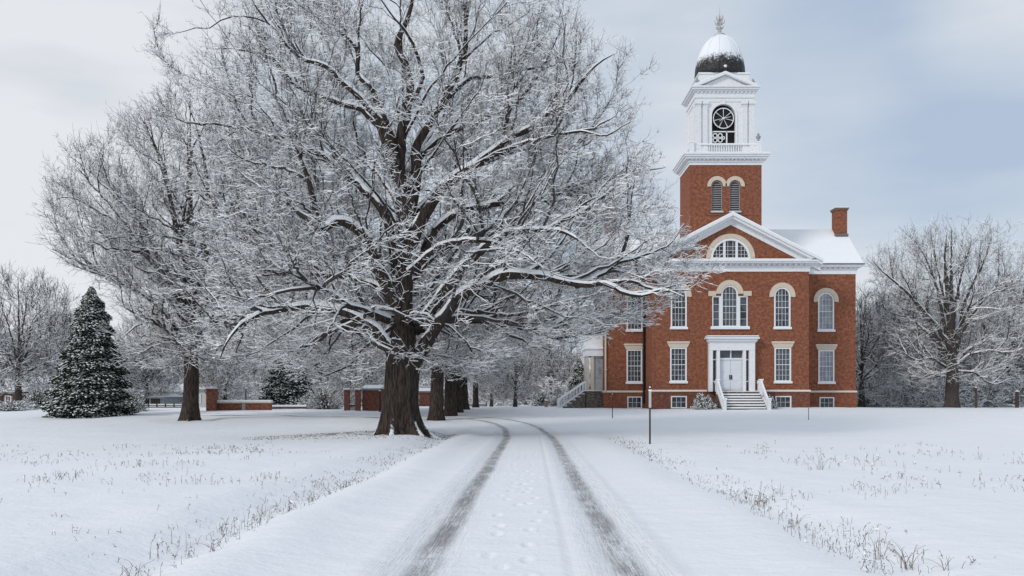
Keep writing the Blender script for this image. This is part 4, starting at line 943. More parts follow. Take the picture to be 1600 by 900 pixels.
def bare_tree(name, label, loc, H, prof, fork_z, r0, nl, ns, seed, group=None, extra=[], mats=('twig', 'twig_snow'), bark='bark_grey', flare=1.0, split=False, **kw):
    t = thing(name, label, 'tree', loc, group); rg = np.random.default_rng(seed)
    L_ = auto_limbs(H, prof, fork_z, nl, seed, r0 * .75) + list(extra)
    zs = np.linspace(-.15, fork_z * 1.15, 26); tp = np.stack([.06 * np.sin(zs * .6), 0 * zs, zs], 1)
    V_, Q_ = trunk_mesh(tp, np.interp(zs, [0, fork_z * .8, fork_z * 1.15], [r0, r0 * .88, r0 * .6]), rg, flare, 6, 24); 
    tm = TreeMesh(); tm.add(V_, Q_, np.zeros(len(Q_), int))
    if not split:
        for P, r in L_: limb_tube(P, r, 7, tm, rg)
        tm.build('trunk', [bark, 'snow'], t, True)
    else:
        tm.build('trunk', [bark, 'snow'], t, True)
        for P, r in L_: q = TreeMesh(); limb_tube(P, r, 8, q, rg); q.build('limb', [bark, 'snow'], t, True)
    c = grow_tree(L_, prof, (0, 0, fork_z * .9), *ns, seed, **kw); c.build('crown', list(mats), t)
    return t
def copy_tree(root, loc, rz, sc, label, group=None, name=None):
    r = root.copy(); col.objects.link(r); r.location = loc; r.rotation_euler = (0, 0, rz); r.scale = sc if isinstance(sc, tuple) else (sc, sc, sc); r['label'] = label
    if group: r['group'] = group
    if name: r.name = name
    for ch in list(root.children):
        c_ = ch.copy(); col.objects.link(c_); c_.parent = r
    return r
# left tree
LTb = at(297, 658, 54.5); LTb = np.array([LTb[0], LTb[1], gz(LTb[0], LTb[1]) - .08])
ex = [limb(p_, w0, w1, d0, d1, LTb, 54.5, .35) for p_, w0, w1, d0, d1 in (
  ([(300, 540), (290, 490), (269, 447), (219, 380), (180, 345), (151, 329), (113, 308), (88, 312)], 15, 3, 0, -1),
  ([(295, 545), (255, 485), (214, 455), (160, 430), (113, 413), (78, 390)], 13, 3, 0, 2),
  ([(245, 415), (210, 375), (180, 372), (151, 380), (120, 398)], 7, 2, 0, -3), ([(255, 430), (235, 375), (210, 337), (168, 295), (135, 262), (106, 242)], 10, 2, -.5, 1),
  ([(300, 520), (285, 420), (270, 330), (255, 270), (240, 220), (232, 185)], 14, 3, 0, -1), ([(290, 555), (268, 522), (240, 505), (212, 510), (190, 528)], 9, 2, 0, -2),
  ([(300, 500), (320, 400), (325, 300), (310, 210), (290, 150)], 14, 3, 0, 1))]
LPROF = [(2.8, -2.8, 3.5), (4, -4.2, 5.5), (6, -4.8, 7), (7.8, -5.4, 8), (9, -7.2, 8.2), (10.3, -8.6, 8.3), (11, -8.6, 8.3), (12.5, -8.2, 8.3), (14, -8.1, 8), (16, -7.3, 7.4), (17.6, -5, 6), (19, -3, 4.8), (20.3, -1, 3)]
ltree = bare_tree('bare_tree', 'tall bare snow-dusted tree with slim straight trunk, left of the huge tree', tuple(LTb), 20.5, LPROF, 4.6, .48, 10, (420, 3000, 26000, 60000), 33, extra=ex, bark='bark', split=True, flare=.7,
   L2=2.6, L3=1.4, L4=.75, L5=.32, r2=.05, r3=.0155, r4=.0075, r5=.0058, spread=1.0, pno=.32, upk=.3, snow_amt=1.0)
# right tree
RTb = at(1487, 637, 78); RTb[2] = gz(RTb[0], RTb[1]) - .05
ex = [limb(p_, w0, w1, d0, d1, RTb, 78, .4) for p_, w0, w1, d0, d1 in (
  ([(1482, 575), (1470, 545), (1448, 500), (1432, 475), (1415, 455), (1385, 430), (1365, 408)], 12, 2, 0, -1), ([(1484, 560), (1474, 500), (1462, 445), (1445, 400), (1425, 370)], 9, 2, 0, 1),
  ([(1490, 560), (1482, 500), (1478, 440), (1476, 395), (1480, 362)], 9, 2, 0, 0), ([(1494, 555), (1502, 500), (1512, 460), (1535, 415), (1548, 375)], 9, 2, 0, -1),
  ([(1500, 520), (1515, 480), (1550, 458), (1595, 438)], 7, 2, 0, 1.5), ([(1495, 570), (1515, 555), (1545, 548), (1575, 552), (1600, 545)], 7, 2, 0, -2), ([(1480, 575), (1455, 560), (1430, 562), (1405, 545)], 6, 2, 0, -2),
  ([(1495, 580), (1525, 583), (1550, 600), (1585, 590)], 6, 2, 0, -1), ([(1478, 590), (1450, 585), (1430, 605)], 5, 2, 0, 1))]
RPROF = [(2, -3, 3.5), (3.5, -5, 6), (5, -6, 6.8), (8, -6.4, 7), (11, -7, 7), (13, -7, 6.8), (14.5, -6, 6), (15.6, -4, 4.6), (16.4, -1.5, 2)]
rtree = bare_tree('bare_tree', 'broad vase-shaped bare tree with a stout dark trunk, standing alone right of the courthouse', tuple(RTb), 16.2, RPROF, 3.6, .56, 10, (260, 1700, 10500, 17000), 44, extra=ex, bark='bark_grey', mats=('twig', 'twig_snow'), split=True, flare=.6,
   L2=2.2, L3=1.3, L4=.75, L5=.35, r2=.045, r3=.016, r4=.0085, r5=.007, spread=.95, pno=.36, upk=.5)
# prototype for the avenue and background
P1 = [(3.1, -2.5, 2.5), (4, -4.6, 4.6), (5.4, -5.6, 5.6), (7.5, -5.8, 5.8), (9.5, -5, 5), (11, -3.4, 3.4), (12.2, -1, 1)]
G1 = 'bare trees lined along the driveway'
def gl(px, D): x_ = (px - CX) / F * D; return (x_, D, gz(x_, D) - .06)
av = bare_tree('avenue_tree', 'first thick-trunked tree of the row behind the huge tree, nearest to it', gl(682, 55), 12, P1, 4.0, .42, 9, (220, 1700, 9000, 11000), 51, group=G1, bark='bark', flare=.6, L2=2, L3=1.1, L4=.7, L5=.3, r2=.04, r3=.017, r4=.010, r5=.008, pno=.2)
for i, (px, D, sc, lb) in enumerate(((703, 59.5, .95, 'second thick trunk of the row behind the huge tree, close beside the first'), (715, 64, .9, 'third trunk of the row behind the huge tree, half hidden by the second'),
        (725, 69, .85, 'fourth, slimmer trunk of the row behind the huge tree, right of the clustered ones'), (743, 78, .6, 'thin dark trunk standing apart at the far end of the row beside the driveway'))):
    copy_tree(av, gl(px, D), 1.3 * i + 1, sc, lb, G1)
P2 = [(1.2, -2.5, 2.5), (2, -4.2, 4.2), (4, -5.2, 5.2), (6.5, -5.4, 5.4), (8.5, -4.8, 4.8), (10, -3.4, 3.4), (11.2, -1, 1)]
bgp = bare_tree('bare_tree', 'bare tree with upright branches at the far left edge behind the lawn', gl(28, 72), 11, P2, 2.2, .28, 9, (190, 1400, 6000, 7000), 61, group='bare trees beyond the lawn', L2=1.9, L3=1.1, L4=.75, L5=.35, r2=.038, r3=.018, r4=.012, r5=.009, mats=('twig', 'twig_snow'), upk=.6, pno=.4)
GB_ = 'bare trees beyond the lawn'
for px, D, sc, rz, lb in (
   (352, 76, .62, 2.0, 'small bare tree behind the low brick wall with snowy coping'),
   (230, 82, .75, 3.0, 'pale bare tree rising between the big spruce and the tall left tree'),
   (805, 84, .62, 1.0, 'low spreading bare tree at the end of the driveway, the right one of two'),
   (768, 88, .55, 4.0, 'low spreading bare tree at the end of the driveway, the left one of two'),
   (860, 104, .9, 2.2, 'bare tree behind the driveway end, left of the small dark spruce'),
   (1346, 84, 1.0, .5, 'bare tree rising right at the far corner of the courthouse'),
   (1420, 98, 1.15, 2.6, 'bare tree in the gap between the courthouse and the broad right-hand tree'),
   (1575, 92, 1.1, 5.0, 'bare tree at the right edge behind the thin dark post'),
   (500, 95, .95, 3.6, 'bare tree right of the dark spruce behind the brick walls'),
   (100, 100, .95, 5.2, 'bare tree whose crown shows just behind the big spruce'),
   (575, 84, .8, 1.9, 'bare tree standing behind the red brick outbuilding')):
    copy_tree(bgp, gl(px, D), rz, sc, lb, GB_)

# ---- far woods: one mass
def far_woods():
    rg = np.random.default_rng(77); protos = []
    for s_ in range(3):
        L_ = auto_limbs(12, P2, 2.0, 7, 80 + s_, .28); tm = TreeMesh()
        for P, r in L_: limb_tube(P, r, 4, tm, rg)
        zs = np.linspace(-.2, 3, 6); limb_tube(np.stack([0 * zs, 0 * zs, zs], 1), .26 - .02 * zs, 5, tm, rg)
        c = grow_tree(L_, P2, (0, 0, 2), 90, 750, 4200, 0, 90 + s_, L2=2, L3=1.2, L4=.9, r2=.045, r3=.028, r4=.018, upk=.6, pno=.3)
        V_ = np.vstack([np.vstack(tm.V), np.vstack(c.V)]); Q_ = np.vstack([np.vstack(tm.Q), np.vstack(c.Q) + tm.n]); m_ = np.concatenate([np.concatenate(tm.M), np.concatenate(c.M)])
        protos.append((V_, Q_, m_))
    VV, QQ, MM, n_ = [], [], [], 0
    spots = []
    for px in np.arange(-60, 1000, 34): spots.append((px + rg.normal(0, 9), rg.uniform(118, 150), rg.uniform(.85, 1.15) * (1 if px < 600 else .82)))
    for px in np.arange(1330, 1700, 30): spots.append((px + rg.normal(0, 8), rg.uniform(108, 135), rg.uniform(1.2, 1.5)))
    for px in np.arange(1340, 1700, 42): spots.append((px + rg.normal(0, 8), rg.uniform(92, 104), rg.uniform(.8, 1.05)))
    for px in np.arange(-40, 560, 60): spots.append((px + rg.normal(0, 8), rg.uniform(96, 108), rg.uniform(.6, .8)))
    for px, D, sc in spots:
        V_, Q_, m_ = protos[rg.integers(3)]; a = rg.random() * 6.28; c_, s_ = math.cos(a), math.sin(a)
        Rm = np.array([[c_, -s_, 0], [s_, c_, 0], [0, 0, 1]]); x_ = (px - CX) / F * D
        VV.append((V_ * sc) @ Rm.T + [x_, D, .8]); QQ.append(Q_ + n_); MM.append(m_); n_ += len(V_)
    # brush filling the foot of the wood
    def brush(n_b, pxa, pxb, Da, Db, hm):
        px = rg.uniform(pxa, pxb, n_b); D = rg.uniform(Da, Db, n_b); x_ = (px - CX) / F * D
        q = np.stack([x_, D, .85 + hm * rg.random(n_b) ** 1.4], 1); d = norm(rg.normal(size=q.shape) + UP * .9); l_ = rg.uniform(.4, 1.3, n_b)[:, None]
        P = np.stack([q, q + d * l_ * .5, q + norm(d + rg.normal(size=q.shape) * .4) * l_], 1); tm = TreeMesh(); strands(tm, P, np.full((n_b, 3), .020) * [1, .8, .5], 3, rg, 1.2, pno=.4)
        return np.vstack(tm.V), np.vstack(tm.Q), np.concatenate(tm.M)
    for a in ((16000, 1325, 1700, 84, 100, 3.2), (17000, -60, 620, 84, 100, 2.4), (9000, 640, 960, 96, 112, 2.8)):
        V_, Q_, m_ = brush(*a); VV.append(V_); QQ.append(Q_ + n_); MM.append(m_); n_ += len(V_)
    o = np_mesh('far_woods', np.vstack(VV), np.vstack(QQ), np.concatenate(MM), ['twig_hazed', 'twig_snow'])
    tag(o, 'grey mass of bare snowy woods along the horizon', 'woods', kind='stuff')
far_woods()

# ---- spruces
def spruce(name, label, loc, H, Rb, n_, seed, group=None, size=1.0):
    t = thing(name, label, 'spruce', loc, group); rg = np.random.default_rng(seed)
    tm = MB(); tm.bar((0, 0, -.2), (0, 0, H * .97), .16 * H / 8, .02, 8); tm.build('trunk', 'wood_dark', t)
    # boughs: each a drooping spine with needle tufts set along it
    h = H * (.03 + .965 * rg.random(n_) ** 1.08); az = rg.random(n_) * 2 * np.pi; lay = .74 + .36 * (np.sin(h * 7.5 / size + 1.3 * np.sin(az * 3)) * .5 + .5)
    rad = Rb * (1 - h / H) ** .72 * lay * (1 + .45 * (vnoise(az * 2.5, h * 1.2) - .5)) + .02; tf = np.clip(rad / .9, .3, 1)
    d = np.stack([np.cos(az), np.sin(az), np.zeros(n_)], 1); K = 7
    VV, QQ, MM = [], [], []; cnt = 0
    for kx in range(K):
        f = .42 + .58 * (kx + rg.random(n_)) / K; c = d * (rad * f)[:, None]; c[:, 2] = h - .20 * rad * f ** 2 + .05 * rg.normal(size=n_)
        side = np.stack([-d[:, 1], d[:, 0], 0 * h], 1); c = c + side * (rg.normal(size=n_) * .16 * size * tf * (1.2 - f * .4))[:, None]
        ln = size * tf ** .5 * (.24 - .06 * f) * rg.uniform(.7, 1.3, n_); wd = ln * .42
        ax = norm(d + side * rg.normal(size=n_)[:, None] * .55 - UP * .35 + rg.normal(size=c.shape) * .15); sd_ = norm(np.cross(ax, UP)); nn_ = np.cross(sd_, ax)
        tip = c + ax * ln[:, None]; a_ = c + sd_ * wd[:, None]; b_ = c - sd_ * wd[:, None]; low = c + ax * (ln * .3)[:, None] - nn_ * (ln * .35)[:, None]
        has = (rg.random(n_) < .36 + .12 * (h / H)); up_ = c + ax * (ln * .3)[:, None] + nn_ * (ln * .22)[:, None]
        V_ = np.stack([a_, tip, b_, low, up_], 1).reshape(-1, 3); b0 = cnt + np.arange(n_) * 5
        QQ.append(np.stack([b0, b0 + 3, b0 + 1, b0 + 1], 1)[:, [0, 1, 2, 2]]); QQ.append(np.stack([b0 + 2, b0 + 1, b0 + 3, b0 + 3], 1)); QQ.append(np.stack([b0, b0 + 1, b0 + 4, b0 + 4], 1)); QQ.append(np.stack([b0 + 1, b0 + 2, b0 + 4, b0 + 4], 1)); QQ.append(np.stack([b0, b0 + 4, b0 + 2, b0 + 3], 1))
        z0 = np.zeros(n_, int); MM += [z0, z0, has.astype(int), has.astype(int), z0]; VV.append(V_); cnt += len(V_)
    # triangles written as true triangles
    V_ = np.vstack(VV); Q_ = np.vstack(QQ); m_ = np.concatenate(MM); tri_ = (Q_[:, 2] == Q_[:, 3])
    faces = [tuple(q[:3]) if t_ else tuple(q) for q, t_ in zip(Q_.tolist(), tri_.tolist())]
    me = bpy.data.meshes.new('foliage'); me.from_pydata(V_.tolist(), [], faces); me.materials.append(M['needles']); me.materials.append(M['twig_snow']); me.polygons.foreach_set('material_index', m_.astype(np.int32)); me.update()
    o = bpy.data.objects.new('foliage', me); col.objects.link(o); o.parent = t
    core = MB(); core.lathe([(Rb * .55, H * .04), (Rb * .5, H * .2), (Rb * .3, H * .5), (.03, H * .9)], 0, 0, 12); core.build('inner_boughs', 'needles', t)
    return t
def gl2(px, D): x_ = (px - CX) / F * D; return (x_, D, gz(x_, D))
sp1 = spruce('spruce', 'big dark conical spruce flecked with snow, at the left of the lawn', gl2(143, 59.5), 8.5, 2.7, 9500, 5)
sp2 = spruce('spruce', 'dark snow-flecked spruce behind the low brick walls, left of the huge trunk', gl2(452, 80), 6.3, 2.6, 2600, 6)
def copy_any(root, loc, rz, sc, label): return copy_tree(root, loc, rz, sc, label)
copy_any(sp2, gl2(905, 92), 1, (.62, .62, .78), 'small dark spruce just left of the courthouse side porch')
copy_any(sp2, gl2(470, 88), 2, (.55, .55, .6), 'short dark spruce hidden among twigs beside the taller one behind the walls')

# ---- shrubs
def shrub(name, label, loc, rx, rz, n_, seed, group=None, leafy=.5, ry=None, snowp=.5):
    rg = np.random.default_rng(seed); ry = ry or rx; tm = TreeMesh()
    u_ = norm(rg.normal(size=(n_, 3))); u_[:, 2] = np.abs(u_[:, 2]); p = u_ * [rx, ry, rz] * (.55 + .5 * rg.random((n_, 1))) * (1 + .2 * (vnoise(u_[:, :1] * 4 + 9, u_[:, 1:2] * 4) - .5) * 2); q = p * [.35, .35, .25]
    P = np.stack([q, (p + q) / 2 + rg.normal(size=p.shape) * .04, p], 1); strands(tm, P, np.full((n_, 3), .012), 4, rg, 1.6, pno=1 - snowp)
    n2_ = int(n_ * 4 * leafy); ix = rg.integers(0, n_, n2_); c = p[ix] * rg.uniform(.75, 1.02, (n2_, 1)) + rg.normal(size=(n2_, 3)) * .05; d = norm(rg.normal(size=c.shape)); P = np.stack([c, c + d * .07], 1); strands(tm, P, np.full((n2_, 2), .022), 4, rg, 1.8, pno=1 - snowp)
    o = tm.build(name, ['shrub_leaf', 'twig_snow'], None); o.location = loc; tag(o, label, 'shrub', group); return o
def gl3(px, D, dz=0): x_ = (px - CX) / F * D; return (x_, D, gz(x_, D) + dz)
shrub('shrub', 'rounded snow-capped shrub left of the courthouse entrance steps', gl3(1097, 68.2), .75, 1.1, 1100, 1)
shrub('shrub', 'small dark shrub tucked between the snow-capped shrub and the left stair railing', gl3(1111, 68.3), .4, .55, 350, 2)
shrub('shrub', 'dark ragged shrub against the wall right of the entrance steps', gl3(1196, 67.9), .48, 1.15, 900, 3, snowp=.35)
shrub('shrub', 'lower shrub beside the basement window right of the entrance steps', gl3(1206, 68.2), .42, .75, 500, 4, snowp=.4)
for px, D, rx, rz, lb in ((205, 66, 1.1, 1.3, 'dark round shrub at the foot of the big spruce on its right side'), (60, 70, 1.3, 1.5, 'dark shrub between the left edge tree and the big spruce'), (506, 70, 1.6, 1.5, 'wide snow-laden shrub left of the red brick outbuilding'), (485, 72, 1.0, 1.2, 'snowy shrub just right of the low white wall'),
     (845, 95, 1.2, 1.6, 'snow-covered shrub at the driveway end beside a pale post'), (822, 100, 1.5, 1.7, 'dark hedge-like shrub at the far end of the driveway'), (872, 88, .9, 1.0, 'low snowy shrub left of the side porch steps'), (20, 66, 1.6, .7, 'low snowy bush at the left edge of the photo'), (648 + 38, 92, 1.6, 1.3, 'low snowy hedge seen between the avenue trunks'),
     (1360, 86, 1.0, .9, 'snowy bush at the foot of the tree by the courthouse corner'), (1440, 84, 1.4, .8, 'low snowy brush left of the broad right-hand tree'), (1540, 86, 1.6, .9, 'low snowy brush right of the broad right-hand tree')):
    shrub('shrub', lb, gl3(px, D), rx, rz, 700, int(px))

# ------------------------------------------------------------------ walls, houses and posts in the distance
def obj_box(name, label, cat, mats, fn, px, D, group=None, dz=0):
    loc = gl3(px, D, dz); t = thing(name, label, cat, loc, group); return t, loc
def span(pa, pb, D): return (pa - CX) / F * D, (pb - CX) / F * D
def hz_(py, D): return (HY - py) / F * D + CH
# low brick wall with coping
D = 66; a, b = span(338, 423, D); L0 = ((a + b) / 2, D, gz((a + b) / 2, D)); t = thing('brick_wall', 'long low brick wall with a thick snowy coping, right of the brick pillar', 'wall', L0)
zt = hz_(630, D)
m_ = MB(L0); m_.box(a, b - .8, D, D + .3, L0[2] - .2, zt); m_.box(b - .8, b, D - .06, D + .36, L0[2] - .2, zt); m_.build('wall', 'brick_soft', t)
m_ = MB(L0); m_.box(a - .08, b + .08, D - .14, D + .44, zt, zt + .10); m_.box(a - .06, b + .06, D - .12, D + .42, zt + .10, zt + .24, 1); m_.build('coping', ['limestone', 'snow'], t, bevel=.03)
for px in (381, 409): 
    x_ = (px - CX) / F * D; m_ = MB(L0); m_.box(x_ - .13, x_ + .13, D - .05, D, L0[2] - .2, zt - .01); m_.build('pier', 'siding_grey', t)
# pillar
D = 65.5; a, b = span(322, 336.5, D); L0 = ((a + b) / 2, D, gz((a + b) / 2, D)); zt = hz_(609, D)
t = thing('brick_pillar', 'square red brick pillar at the left end of the low wall', 'pillar', L0); m_ = MB(L0); m_.box(a, b, D, D + .66, L0[2] - .2, zt); m_.box(a - .04, b + .04, D - .04, D + .7, zt - .3, zt - .15); m_.build('shaft', 'brick_soft', t)
m_ = MB(L0); m_.box(a - .06, b + .06, D - .06, D + .72, zt, zt + .08); m_.box(a - .02, b + .02, D - .02, D + .68, zt + .08, zt + .14, 1); m_.build('cap', ['brick_dark', 'snow'], t)
# low white wall
D = 69; a, b = span(424, 478, D); L0 = ((a + b) / 2, D, gz((a + b) / 2, D)); zt = hz_(638.5, D) + .15
t = thing('low_wall', 'very low pale wall topped with snow in front of the dark spruce', 'wall', L0); m_ = MB(L0); m_.box(a, b, D, D + .3, L0[2] - .2, zt); m_.build('wall', 'stone', t); m_ = MB(L0); m_.box(a - .05, b + .05, D - .06, D + .36, zt, zt + .14); m_.build('coping', 'snow', t, bevel=.03)
def house_(name, label, pa, pb, D, pbase, peave, pridge, wallm, roofm='snow', depth=6, wins=(), gable=False, doorp=None, over=.35, cat='house'):
    a, b = span(pa, pb, D); L0 = ((a + b) / 2, D, gz((a + b) / 2, D)); t = thing(name, label, cat, L0); ze, zr_ = hz_(peave, D), hz_(pridge, D)
    m_ = MB(L0); m_.box(a, b, D, D + depth, L0[2] - .3, ze); m_.build('wall', wallm, t)
    m_ = MB(L0)
    m_.prismx([(D - over, ze), (D + depth / 2, max(zr_, ze + .3)), (D + depth + over, ze)], a - over, b + over); m_.box(a - over, b + over, D - over - .03, D - over + .03, ze - .14, ze + .01, 1)
    m_.build('roof', [roofm, 'siding_grey'], t)
    for (wa, wb, wt_, wb_) in wins:
        xa, xb = span(wa, wb, D); m_ = MB(L0); z0, z1 = hz_(wb_, D), hz_(wt_, D)
        for q in ((xa, xa + .08, z0, z1), (xb - .08, xb, z0, z1), (xa + .08, xb - .08, z0, z0 + .08), (xa + .08, xb - .08, z1 - .08, z1), ((xa + xb) / 2 - .02, (xa + xb) / 2 + .02, z0 + .08, z1 - .08)): m_.box(q[0], q[1], D - .06, D - .002, q[2], q[3])
        wo = m_.build('window', 'white_paint', t); m_ = MB(L0); m_.box(xa + .05, xb - .05, D - .03, D - .004, z0 + .05, z1 - .05); m_.build('pane', 'glass', wo)
    if doorp: xa, xb = span(doorp[0], doorp[1], D); m_ = MB(L0); m_.box(xa, xb, D - .05, D - .002, L0[2], hz_(doorp[2], D)); m_.build('door', 'wood_dark', t)
    return t
house_('house', 'low dark brown brick house with snowy roof at the left edge', -70, 30, 84, 645, 612, 596, 'brick_dark', wins=((-20, -8, 618, 632), (8, 18, 618, 632)), doorp=(-4, 4, 616))
house_('house', 'grey bungalow with a broad snowy roof between the left edge tree and the big spruce', 34, 108, 92, 645, 612, 586, 'siding_grey', wins=((42, 50, 617, 630), (58, 66, 617, 630)))
house_('house', 'long low pale house with snowy roof right of the big spruce', 200, 300, 88, 642, 612, 598, 'siding', wins=((222, 236, 618, 634), (258, 264, 618, 630), (272, 282, 617, 632)))
house_('house', 'small cream house with one narrow window beside the tall left trunk', 303, 330, 74, 640, 608, 600, 'siding', depth=4, wins=((309, 314, 616, 630),), over=.15)
house_('garage', 'flat grey garage with a dark opening beyond the big spruce', 233, 256, 80, 642, 620, 616, 'siding_grey', depth=5, doorp=(236, 250, 622), over=.15, cat='garage')
# red brick outbuilding and pillars behind the big trunk
D = 67; t = house_('outbuilding', 'red brick outbuilding with snowy roof just left of the huge trunk', 566, 592, D, 642, 607, 601, 'brick_soft', depth=4, over=.12, cat='outbuilding')
D = 66; 
for pa, pb, pt, lb in ((537.5, 545.5, 609, 'left brick gate pillar beside the red outbuilding'), (555, 562.5, 609, 'right brick gate pillar touching the red outbuilding')):
    a, b = span(pa, pb, D); L0 = ((a + b) / 2, D, gz((a + b) / 2, D)); zt = hz_(pt, D); t = thing('brick_pillar', lb, 'pillar', L0); m_ = MB(L0); m_.box(a, b, D, D + .4, L0[2] - .2, zt); m_.build('shaft', 'brick_soft', t); m_ = MB(L0); m_.box(a - .05, b + .05, D - .05, D + .45, zt, zt + .14); m_.build('cap', 'snow', t, bevel=.03)
D = 66.2; a, b = span(545.5, 555, D); L0 = ((a + b) / 2, D, gz((a + b) / 2, D)); t = thing('gate', 'short dark gate between the two brick pillars, snow on its top rail', 'gate', L0); m_ = MB(L0)
for i in range(6): x_ = a + (b - a) * (i + .5) / 6; m_.box(x_ - .025, x_ + .025, D, D + .04, L0[2] + .02, hz_(632, D))
m_.box(a + .003, b - .003, D - .02, D + .06, hz_(634, D), hz_(632.5, D)); m_.build('bars', 'wood_dark', t); m_ = MB(L0); m_.box(a + .01, b - .01, D - .03, D + .07, hz_(632.5, D), hz_(630.5, D)); m_.build('snow_cap', 'snow', t)
house_('house', 'pale house with brick front glimpsed between the huge trunk and the avenue trunks', 655, 678, 90, 640, 611, 606, 'brick_soft', depth=5, over=.15)
# fence behind on the left
def fence(label, pa, pb, D, ptop, n_, seed):
    a, b = span(pa, pb, D); L0 = ((a + b) / 2, D, gz((a + b) / 2, D)); t = thing('fence', label, 'fence', L0); zt = hz_(ptop, D)
    for i in range(n_ + 1): x_ = a + (b - a) * i / n_; m_ = MB(L0); m_.box(x_ - .05, x_ + .05, D, D + .1, L0[2] - .2, zt + .08); m_.build('post', 'wood_dark', t)
    m_ = MB(L0)
    for z_ in (.35, .8, 1.0): m_.box(a, b, D + .03, D + .07, L0[2] + (zt - L0[2]) * z_ - .1, L0[2] + (zt - L0[2]) * z_); m_.box(a, b, D + .025, D + .075, L0[2] + (zt - L0[2]) * z_, L0[2] + (zt - L0[2]) * z_ + .04, 1)
    m_.build('rails', ['wood_dark', 'snow'], t)
fence('dark rail fence with snow on its rails, left of the tall left trunk', 205, 285, 72, 632, 6, 1)
fence('low rail fence between the cluster of avenue trunks and the driveway end', 648, 760, 92, 631, 8, 2)

# posts on the lawn
def post(name, label, px, pbase, D, ptop, r, mats='metal', group=None, plate=None, cat='post'):
    big = r > .07
    x_ = (px - CX) / F * D; L0 = (x_, D, gz(x_, D)); t = thing(name, label, cat, L0, group); zt = hz_(ptop, D)
    m_ = MB(L0); m_.bar((x_, D, L0[2] - .3), (x_, D, zt), r, r * .9, 8); m_.build('pole', mats, t)
    c_ = MB(L0); c_.lathe([(r * .9, zt), (r * .95, zt + r * .4), (r * .4, zt + r * (.8 if big else 1.6))], x_, D, 8); c_.build('snow_cap', 'snow', t)
    if plate:
        m_ = MB(L0); m_.box(x_ - plate[0], x_ + plate[0], D - .05, D + .02, hz_(plate[2], D), hz_(plate[1], D)); m_.box(x_ - plate[0] - .01, x_ + plate[0] + .01, D - .06, D + .03, hz_(plate[1], D), hz_(plate[1], D) + .05, 1); m_.build('sign_plate', ['siding', 'snow'], t)
post('sign_post', 'thin metal sign post seen edge-on with a snowy plate, in the lawn before the courthouse', 1015.5, 697, 30.2, 606, .032, 'wood_dark', plate=(.038, 611, 637), cat='sign post')
post('marker_post', 'short thin rusty post in the snow before the left wing of the courthouse', 957, 655, 56, 616, .028, 'wood_dark')
post('marker_post', 'tiny thin post in the snow before the right wing of the courthouse', 1263.5, 655, 56, 637, .022, 'wood_dark')
post('utility_post', 'thin dark post right of the broad right-hand tree', 1525, 641, 76, 606, .10, 'wood_dark')
post('wooden_post', 'short thick wooden post near the right edge of the photo', 1589, 640, 78, 612, .16, 'wood_dark')
post('wooden_post', 'dark post at the right side of the red brick outbuilding', 593.5, 642, 65, 611, .09, 'wood_dark')
post('marker_post', 'short tan post at the far end of the driveway', 853.5, 640, 80, 626, .16, 'timber')
post('lamp_pole', 'thin pole rising behind the long low brick wall', 384, 640, 70, 607, .05, 'wood_dark', cat='pole')

